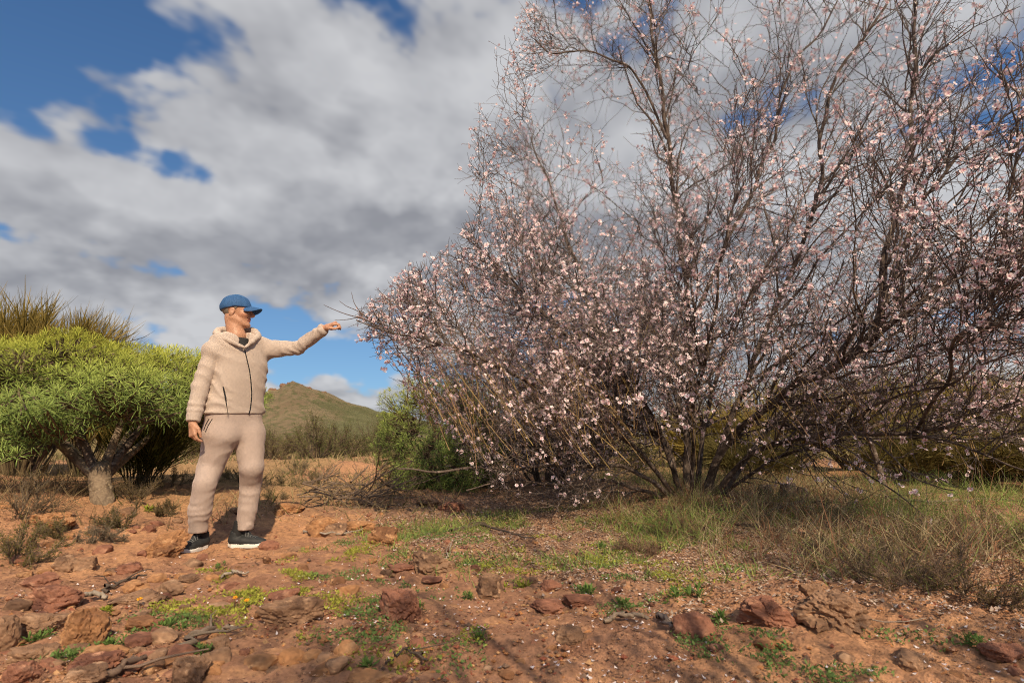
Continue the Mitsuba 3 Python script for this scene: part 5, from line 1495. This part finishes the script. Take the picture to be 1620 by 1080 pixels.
def head_solid(p, neck=True):
    q = to_head(p)
    q = q * np.array([1, 1, 1.0])
    d = ell(q, (-0.010, 0, 0.040), (0.099, 0.078, 0.086))
    d = smin(d, ell(q, (0.040, 0, -0.030), (0.055, 0.056, 0.078)), 0.035)
    m = q * np.array([1, -1, 1])
    two = lambda fn: np.minimum(fn(q), fn(m))
    d = smin(d, two(lambda s: cone(s, (-0.018, 0.054, -0.052), (0.060, 0.026, -0.098), 0.017, 0.017)), 0.028)   # jaw
    d = smin(d, cone(q, (0.080, -0.010, -0.101), (0.080, 0.010, -0.101), 0.017, 0.017), 0.02)                     # chin
    d = smin(d, two(lambda s: ell(s, (0.056, 0.044, -0.024), (0.030, 0.022, 0.022))), 0.02)                       # cheeks
    d = smin(d, cone(q, (0.082, -0.034, 0.020), (0.082, 0.034, 0.020), 0.013, 0.013), 0.016)                      # brow
    d = smax(d, -two(lambda s: ell(s, (0.101, 0.033, 0.002), (0.020, 0.017, 0.011))), 0.012)                      # sockets
    d = smin(d, two(lambda s: ell(s, (0.080, 0.032, 0.001), (0.012, 0.013, 0.011))), 0.004)                       # eyes
    d = smin(d, cone(q, (0.092, 0, 0.008), (0.116, 0, -0.028), 0.009, 0.011), 0.010)                               # nose
    d = smin(d, two(lambda s: ell(s, (0.104, 0.012, -0.034), (0.011, 0.009, 0.008))), 0.006)
    d = smin(d, two(lambda s: cone(s, (0.0935, 0, -0.0565), (0.082, 0.025, -0.050), 0.006, 0.004)), 0.009)         # lips
    d = smin(d, two(lambda s: cone(s, (0.0915, 0, -0.071), (0.081, 0.023, -0.061), 0.006, 0.004)), 0.009)
    d = smax(d, -two(lambda s: cone(s, (0.101, 0, -0.0635), (0.080, 0.034, -0.0505), 0.0030, 0.0026)), 0.003)      # the smile
    d = smax(d, -two(lambda s: cone(s, (0.098, 0.026, -0.034), (0.079, 0.041, -0.064), 0.0022, 0.0020)), 0.007)   # smile folds
    d = smax(d, -ell(q, (0.104, 0, -0.088), (0.012, 0.02, 0.006)), 0.008)
    # ears
    ce, se = math.cos(0.25), math.sin(0.25)
    Me = np.array([[ce, 0, se], [0, 1, 0], [-se, 0, ce]])
    ear = two(lambda s: ell(s, (-0.022, 0.073, -0.010), (0.019, 0.0085, 0.032), Me))
    ear = smax(ear, -two(lambda s: ell(s, (-0.017, 0.087, -0.004), (0.010, 0.008, 0.018), Me)), 0.005)
    d = smin(d, ear, 0.010)
    if neck:
        n0, n1 = (-0.030, 0, -0.045), to_head(J(374, 532, 0.02)[None])[0]
        d = smin(d, cone(q, n0, n1, 0.057, 0.062), 0.022)
        d = smin(d, two(lambda s: cone(s, (-0.028, 0.052, -0.05), (n1[0] + 0.05, 0.014, n1[2] + 0.01), 0.010, 0.010)), 0.014)
        d = smin(d, cone(q, n1, (n1[0] - 0.01, 0, n1[2] - 0.05), 0.062, 0.07), 0.02)
    return d * HS


def hand_solid(p, w, d, s, n, curls, spread, thumb, k=1.0):
    """A hand from the wrist w: d along the palm, s to the thumb's side, n out of the palm; curls bends each finger towards the palm."""
    P = lambda a, b, c: w + k * (a * d + b * s + c * n)
    D = cone(p, w - 0.05 * d, P(0.012, 0, 0), 0.027, 0.026)
    for b0, b1 in ((0.020, 0.030), (0.004, 0.010), (-0.012, -0.010), (-0.022, -0.029)):
        D = smin(D, cone(p, P(0.012, b0 * 0.8, 0), P(0.088, b1, 0.002), 0.0165, 0.0128), 0.012)
    tips = []
    for i, (b, ln) in enumerate(((0.031, 0.072), (0.011, 0.080), (-0.009, 0.074), (-0.028, 0.058))):
        a0 = P(0.090 - 0.004 * abs(i - 1), b, 0.002)
        ang, pt, side = 0.0, a0, spread[i]
        pts = [a0]
        for seg, part in enumerate((0.45, 0.31, 0.24)):
            ang += curls[i][seg]
            pt = pt + k * ln * part * unit(math.cos(ang) * (d + side * s) + math.sin(ang) * n)
            pts.append(pt)
        fd = chain(p, pts, [0.0098, 0.0088, 0.0080, 0.0070], 0.004)
        D = smin(D, fd, 0.005)
        tips.append(pts[-1])
    tp = [P(0.020, 0.022, 0.004)] + [P(*q) for q in thumb]
    D = smin(D, chain(p, tp, [0.0165, 0.0128, 0.0105, 0.0085], 0.006), 0.010)
    return D


# his right hand hangs, lightly curled; his left one pinches the twig
dR = unit(np.array([0.14, -0.10, -1.0]))
sR = unit(FB - (FB @ dR) * dR)
nR = unit(np.cross(sR, dR)) * 1.0
nR = nR if nR @ LB > 0 else -nR
handR = lambda p: hand_solid(p, wrR - 0.008 * UP, dR, sR, nR, [(0.35, 0.55, 0.3), (0.5, 0.65, 0.4), (0.6, 0.7, 0.4), (0.7, 0.7, 0.4)], (0.05, 0, 0, -0.06),
                             [(0.050, 0.046, 0.016), (0.082, 0.050, 0.026), (0.106, 0.046, 0.034)], 0.98)
twig_end = J(535.5, 506.5, 0.07)
dL = unit(np.array([0.80, -0.10, 0.40]))
sL = unit(np.array([0.15, -0.90, -0.35]) - (np.array([0.15, -0.90, -0.35]) @ dL) * dL)
nL = np.cross(dL, sL)
nL = nL if nL[2] < 0 else -nL
handL = lambda p: hand_solid(p, wrL, dL, sL, nL, [(0.55, 0.75, 0.35), (0.75, 0.9, 0.5), (0.9, 1.0, 0.6), (1.0, 1.0, 0.6)], (0.0, 0.0, -0.05, -0.1),
                             [(0.050, 0.044, 0.024), (0.082, 0.046, 0.040), (0.110, 0.038, 0.044)], 0.92)
box = lambda pts, m: (np.min(pts, 0) - m, np.max(pts, 0) + m)


def body_core(p):
    d = torso(p, -0.035)
    d = smax(smax(d, p[:, 2] - (nb[2] - 0.03), 0.05), hipR[2] - 0.02 - p[:, 2], 0.05)
    for *a, r in ((shR, elR, wrR, (0.05, 0.042, 0.027)), (shL, elL, wrL, (0.05, 0.040, 0.027)), (hipR, J(333, 738, -0.04), knR, anR + 0.05 * UP, (0.05, 0.04, 0.032, 0.028)), (hipL, J(398, 738, 0.05), knL, anL + 0.05 * UP, (0.05, 0.04, 0.032, 0.028))):
        d = smin(d, chain(p, a, r, 0.03), 0.03)
    return d


hv = net(head_solid, *box([H0 + MH @ np.array([-0.15, -0.11, -0.24]), H0 + MH @ np.array([0.16, 0.11, 0.14]), H0 + MH @ np.array([0.16, -0.11, -0.24]), H0 + MH @ np.array([-0.15, 0.11, 0.14])], 0.01), 0.0035)
hl = net(handL, *box([wrL - 0.06 * dL, wrL + 0.19 * dL, wrL + 0.12 * nL, wrL + 0.1 * sL], 0.06), 0.0031)
hr = net(handR, *box([wrR - 0.06 * dR, wrR + 0.20 * dR, wrR + 0.10 * nR, wrR + 0.07 * sR], 0.05), 0.0031)
bc = net(body_core, (min(shR[0], wrR[0], anR[0]) - 0.15, YM - 0.45, 0.0), (wrL[0] + 0.05, YM + 0.45, nb[2] + 0.05), 0.017)
V, F = join([hv, hl, hr, bc])
q = to_head(V)
skin = rows((0.46, 0.245, 0.155), len(V)) * (0.95 + 0.12 * meshkit.noise(V * 40, 3)[:, None])
red = np.exp(-(((q[:, 0] - 0.06) / 0.035) ** 2 + ((np.abs(q[:, 1]) - 0.045) / 0.025) ** 2 + ((q[:, 2] + 0.03) / 0.022) ** 2)) + np.exp(-(((q[:, 0] - 0.115) / 0.02) ** 2 + (q[:, 1] / 0.02) ** 2 + ((q[:, 2] + 0.03) / 0.015) ** 2))
skin = skin * (1 - np.clip(red, 0, 1)[:, None] * np.array([0.0, 0.22, 0.25]))
lips = (q[:, 0] > 0.080) & (np.abs(q[:, 1]) < 0.028) & (q[:, 2] < -0.050) & (q[:, 2] > -0.077)
skin[lips] = (0.33, 0.115, 0.09)
skin[(np.abs(q[:, 2] + 0.0625 - 0.35 * np.abs(q[:, 1])) < 0.0035) & (q[:, 0] > 0.070) & (np.abs(q[:, 1]) < 0.036)] = (0.10, 0.035, 0.03)
teeth = np.minimum(np.linalg.norm(q - np.array([0.0, 0, 0]), axis=1), 9) * 0
eye = (np.linalg.norm((q - [0.080, 0.032, 0.001]) / [0.0135, 0.0135, 0.0105], axis=1) < 1.02) | (np.linalg.norm((q - [0.080, -0.032, 0.001]) / [0.0135, 0.0135, 0.0105], axis=1) < 1.02)
skin[eye & (q[:, 0] > 0.084)] = (0.10, 0.07, 0.05)
brow = (q[:, 0] > 0.070) & (np.abs(np.abs(q[:, 1]) - 0.034) < 0.020) & (np.abs(q[:, 2] - 0.024) < 0.0055) & (q[:, 2] < 0.06)
skin[brow] = (0.17, 0.12, 0.09)
scene['skin_matter'] = {'type': 'principled', 'base_color': VC, 'roughness': 0.5, 'specular': 0.4}
add('body', (V, F), 'skin_matter', man, smooth=True, color=skin)
# short grey hair below the cap
hair = lambda p: smax(head_solid(p, False) - 0.006 - 0.002 * meshkit.noise(p * 220, 4), np.maximum.reduce([to_head(p)[:, 2] - 0.05, (to_head(p)[:, 0] + 0.020) + np.clip(-0.010 - to_head(p)[:, 2], -0.03, 1) * 1.2, -0.062 - to_head(p)[:, 2], np.where(np.linalg.norm((to_head(p) - [-0.022, 0, -0.008]) / [0.024, 1, 0.036], axis=1) < 1, 0.05, -0.05)]), 0.004)
v, f = net(hair, *box([H0 + MH @ np.array([-0.13, -0.1, -0.10]), H0 + MH @ np.array([0.06, 0.1, 0.09]), H0 + MH @ np.array([0.06, -0.1, -0.1]), H0 + MH @ np.array([-0.13, 0.1, 0.09])], 0.01), 0.0036)
scene['hair_matter'] = {'type': 'principled', 'base_color': rgb((0.22, 0.18, 0.145)), 'roughness': 0.7, 'specular': 0.3}
add('hair', (v, f), 'hair_matter', man, smooth=True, label='short grey hair below the cap')


def cap_solid(p):
    q = to_head(p)
    tilt = q[:, 2] - 0.10 * q[:, 0]
    puff = 0.006 * (ridges(np.arctan2(q[:, 1], q[:, 0]) * 3 / PI + 0.15 * meshkit.noise(q * 30, 2), 3) * -0.6 + meshkit.noise(q * 28, 5) * 0.9)
    d = ell(q, (-0.014, 0, 0.038), (0.112, 0.091, 0.094)) - puff
    rim = 0.022 + 0.18 * np.clip(q[:, 0] + 0.03, -0.09, 0.03) - 0.03 * np.clip(-q[:, 0] - 0.06, 0, 1)
    d = smax(d, rim - q[:, 2], 0.006)
    return smax(d, -(ell(q, (-0.012, 0, 0.034), (0.103, 0.083, 0.086))), 0.003) * HS


def visor_solid(p):
    q = to_head(p)
    x = q[:, 0] - 0.078
    drop = 1.55 * q[:, 1] ** 2 / 0.075 * 0.36 + 0.10 * np.clip(x, -0.05, 1) + 0.9 * np.clip(x, 0, 1) ** 2
    z = q[:, 2] - (0.044 - drop)
    out = np.sqrt((x / 0.098) ** 2 + (q[:, 1] / 0.083) ** 2) - 1
    d = smax(np.abs(z) - 0.0032, out * 0.07, 0.003)
    d = smax(d, -(ell(q, (-0.014, 0, 0.030), (0.108, 0.086, 0.100))), 0.003)
    return smax(d, -x - 0.02, 0.004) * HS


hb = box([H0 + MH @ np.array(c) for c in ((-0.17, -0.12, -0.06), (0.22, 0.12, 0.16), (-0.17, 0.12, 0.16), (0.22, -0.12, -0.06))], 0.01)
scene['cap_matter'] = {'type': 'principled', 'base_color': rgb((0.035, 0.105, 0.26)), 'roughness': 0.75, 'specular': 0.3, 'sheen': 0.3}
cap = add('cap', net(cap_solid, *hb, 0.0034), 'cap_matter', man, smooth=True, label='blue cloth cap')
add('visor', net(visor_solid, *hb, 0.0026), 'cap_matter', cap, smooth=True)


def weave(base):
    def fn(p, n, uv):
        a = mikit.noise(p.x * 420, p.y * 420, p.z * 420)
        b = mikit.noise(p.x * 110, p.y * 110, p.z * 60)
        return C3(*base) * (0.86 + 0.16 * a + 0.12 * b)
    return fn


for key, c in (('jacket_cloth', (0.475, 0.395, 0.345)), ('trouser_cloth', (0.425, 0.342, 0.305))):
    bumped(key, weave(c), lambda p, n, uv: mikit.fbm(p.x * 34, p.y * 34, p.z * 34, 3), 0.0016, 0.9, 0.15)
scene['black_cloth'] = {'type': 'principled', 'base_color': rgb((0.022, 0.022, 0.024)), 'roughness': 0.75, 'specular': 0.3}
scene['dark_lining'] = {'type': 'principled', 'base_color': rgb((0.05, 0.035, 0.03)), 'roughness': 0.8, 'specular': 0.2}
jv = net(jacket_solid, (wrR[0] - 0.16, YM - 0.42, J(372, 664)[2] - 0.10), (wrL[0] + 0.05, YM + 0.42, nb[2] + 0.12), 0.0075)
jacket = add('jacket', jv, 'jacket_cloth', man, smooth=True, label='beige zipped jacket with a hood')


def on_solid(f, pts, n, off):
    P = np.array([trace(f, *p) for p in spline([np.array([*q, 0.0]) for q in pts], n)[:, :2]])
    g = np.stack([f(P + e) - f(P - e) for e in 0.004 * np.eye(3)], -1)
    return P + off * unit(g)


zp = on_solid(jacket_solid, [(385.5, 548), (391, 570), (395.5, 592), (398, 622), (396, 645), (393.5, 655)], 40, 0.0015)
add('zip', tubes(zp[None], np.full((1, 40), 0.0042), 6), 'black_cloth', jacket, smooth=True)
pz = on_solid(jacket_solid, [(353, 611), (356, 625), (358.5, 641)], 16, 0.001)
add('pocket_zip', tubes(pz[None], np.interp(np.linspace(0, 1, 16), [0, 0.15, 0.6, 1], [0.003, 0.006, 0.007, 0.003])[None], 6), 'black_cloth', jacket, smooth=True)
pz = np.vstack([pz[-1:], on_solid(jacket_solid, [(359, 644), (360, 652)], 6, 0.006), J(361, 658, -0.21)[None] * 0 + on_solid(jacket_solid, [(360.5, 653.5)] * 2, 2, 0.008)[:1] - [[0, 0, 0.02]]])
add('drawstring', tubes(pz[None], np.full((1, len(pz)), 0.0022), 5), 'black_cloth', jacket, smooth=True)
# the hood: a thick fold around the neck, standing open at the throat
hoodpath = np.array([J(386.5, 549, -0.135), J(365, 540.5, -0.165), J(346, 531, -0.13), J(346, 524, 0.05), J(374, 521.5, 0.15), J(398, 524, 0.13), J(408, 531, 0.05), J(399, 540, -0.06), J(388.5, 549, -0.115)])


def hood_solid(p):
    S = spline(hoodpath, 25)
    rad = np.interp(np.linspace(0, 1, 25), [0, 0.12, 0.3, 0.5, 0.7, 0.88, 1], [0.008, 0.018, 0.027, 0.036, 0.027, 0.018, 0.008])
    d = np.full(len(p), 9.0)
    for i in range(24):
        d = smin(d, cone(p, S[i], S[i + 1], rad[i], rad[i + 1]), 0.006)
    back = ell(p, J(372, 533, 0.17), (0.13, 0.06, 0.06))
    d = smin(d, back, 0.03)
    d = smax(d, -cone(p, J(381, 543, -0.05), J(375, 510, 0.0), 0.050, 0.092), 0.008)
    return d - 0.004 * (ridges(p[:, 0] * 9 + p[:, 2] * 14 + fold_noise(p, 9, 44)) - 0.4)


add('hood', net(hood_solid, *box(hoodpath, 0.09), 0.0055), 'jacket_cloth', jacket, smooth=True)
shirt = lambda p: smax(cone(p, J(379, 560, 0.0), J(375, 528, 0.01), 0.116, 0.0690), p[:, 2] - (J(377, 532, 0)[2] - 0.30 * ((p - J(377, 532, 0)) @ FB)), 0.004)
add('shirt', net(shirt, *box([J(378, 546), J(375, 524)], 0.12), 0.004), 'black_cloth', man, smooth=True, label='black round necked shirt under the jacket')
tv = net(legs_solid, (min(anR[0], hipR[0]) - 0.2, YM - 0.36, min(anR[2], anL[2]) - 0.03), (max(hipL[0], knL[0]) + 0.2, YM + 0.36, J(372, 636)[2]), 0.0075)
trousers = add('trousers', tv, 'trouser_cloth', man, smooth=True, label='beige pink tracksuit trousers gathered at the ankles')
for pts in ([(331, 662), (326, 671), (322.5, 680)], [(336, 662), (330, 672), (325, 683)]):
    pk = on_solid(legs_solid, pts, 10, 0.001)
    add('pocket_seam', tubes(pk[None], np.full((1, 10), 0.0028), 5), 'black_cloth', trousers, smooth=True)


def shoe(ankle, ground, fwd, label):
    """A running shoe: padded black upper, white foam sole, laces."""
    fx = unit(np.array([fwd[0], fwd[1], 0.0]))
    ly = np.cross(UP, fx)
    o = np.array([ankle[0], ankle[1], ground])
    M = np.stack([fx, ly, UP], 1)
    loc = lambda p: (p - o) @ M

    def half(x):
        return np.interp(x, [-0.085, -0.06, 0.0, 0.08, 0.13, 0.175, 0.205], [0.012, 0.036, 0.038, 0.050, 0.050, 0.036, 0.010])

    def sole(p):
        q = loc(p)
        d = np.maximum(np.abs(q[:, 1]) - half(q[:, 0]), np.maximum(-0.092 - q[:, 0], q[:, 0] - 0.208))
        rise = 0.022 * smooth01(0.10, 0.21, q[:, 0]) + 0.010 * smooth01(-0.05, -0.10, q[:, 0])
        top_ = 0.036 + 0.012 * smooth01(0.0, -0.09, q[:, 0]) - 0.008 * smooth01(0.02, 0.15, q[:, 0]) + rise * 0.8
        return smax(smax(d, q[:, 2] - top_, 0.006), rise - q[:, 2], 0.006) + 0.0015 * (ridges(q[:, 2] * 70, 2) - 0.4)

    def upper(p):
        q = loc(p)
        s = q * np.array([1, 1, 1.18])
        d = chain(s, [(-0.050, 0, 0.062), (0.02, 0, 0.058), (0.09, 0, 0.048), (0.150, 0, 0.042)], [0.042, 0.047, 0.046, 0.036], 0.03)
        d = smin(d, cone(q, (-0.045, 0, 0.07), (-0.040, 0, 0.105), 0.043, 0.042), 0.02)
        d = smin(d, cone(q, (0.055, 0, 0.085), (0.012, 0, 0.128), 0.020, 0.022), 0.015)
        d = smax(d, 0.026 - q[:, 2], 0.004)
        d = smax(d, -cone(q, (-0.042, 0, 0.10), (-0.030, 0, 0.16), 0.034, 0.040), 0.005)
        return d

    lo, hi = box([o + M @ np.array(c) for c in ((-0.11, -0.07, -0.01), (0.23, 0.07, 0.17), (-0.11, 0.07, 0.17), (0.23, -0.07, -0.01))], 0.01)
    k = thing_part('shoe', man, label)
    scene_mesh = net(upper, lo, hi, 0.0052)
    add('upper', scene_mesh, 'shoe_cloth', k, smooth=True)
    add('sole', net(sole, lo, hi, 0.0052), 'shoe_foam', k, smooth=True)
    laces = []
    for i in range(5):
        x = 0.040 + 0.018 * i
        pts = []
        for yy in np.linspace(-0.026, 0.026, 9):
            zz = 0.16
            while zz > 0.03 and upper((o + M @ np.array([x + 0.004 * math.sin(yy * 90), yy, zz]))[None])[0] > 0:
                zz -= 0.002
            pts.append(o + M @ np.array([x + 0.004 * math.sin(yy * 90), yy, zz + 0.002]))
        laces.append(pts)
    laces = np.array(laces)
    add('laces', tubes(laces, np.full(laces.shape[:2], 0.0024), 5), 'lace_cord', k, smooth=True)
    sock = lambda p: smax(cone(loc(p), (-0.035, 0, 0.09), (-0.012, 0, 0.22), 0.040, 0.043), loc(p)[:, 2] - 0.20, 0.004)
    add('sock', net(sock, lo, hi + np.array([0, 0, 0.08]), 0.006), 'black_cloth', k, smooth=True)


def thing_part(name, parent, label):
    k = key_of(name, parent)
    note(k, label)
    return k


def shoe_color(p, n, uv):
    a = mikit.noise(p.x * 300, p.y * 300, p.z * 300)
    return mikit.mix(C3(0.014, 0.016, 0.018), C3(0.05, 0.055, 0.06), a * 0.7)


scene['shoe_cloth'] = {'type': 'principled', 'base_color': mikit.proc(shoe_color), 'roughness': 0.65, 'specular': 0.35}
scene['shoe_foam'] = {'type': 'principled', 'base_color': rgb((0.74, 0.73, 0.70)), 'roughness': 0.6, 'specular': 0.3}
scene['lace_cord'] = {'type': 'principled', 'base_color': rgb((0.16, 0.17, 0.18)), 'roughness': 0.7, 'specular': 0.3}
shoe(anR + np.array([0.0, 0.03, 0]), footR[2] - 0.004, (-0.16, -0.98), 'black running shoe pointing at the viewer')
shoe(anL + np.array([-0.02, 0.0, 0]), footL[2] - 0.004, (0.96, 0.10), 'black running shoe with a thick white sole, seen from the side')
# the twig that he holds reaches back into the large tree
rng = np.random.default_rng(61)
tw0 = A((600, 516, 4.45), (570, 503, 4.3), (552, 505, YM + 0.10))
hold = trace(lambda p: handL(p), 533.5, 506.5)
tw = spline(np.vstack([tw0, twig_end[None], (twig_end + np.array([-0.03, 0.0, 0.004]))[None]]), 14)
side_tw = spline(A((572, 503, 4.3), (548, 497, 4.26), (527, 489, 4.24), (512, 482, 4.22)), 14)
side_t2 = spline(A((574, 499, 4.3), (566, 488, 4.3), (560, 478, 4.3), (556, 462, 4.3)), 14)
side_t3 = spline(A((585, 505, 4.4), (566, 492, 4.34), (548, 484, 4.3), (537, 476, 4.3)), 14)
V, F = tubes(np.stack([tw, side_tw, side_t2, side_t3]), np.linspace(0.0042, 0.0016, 14)[None].repeat(4, 0), 5)
add('twig', (V, F), 'twig_matter', front, smooth=True, color=rows((0.12, 0.08, 0.06), len(V)), label='thin twig tips that the man reaches for')
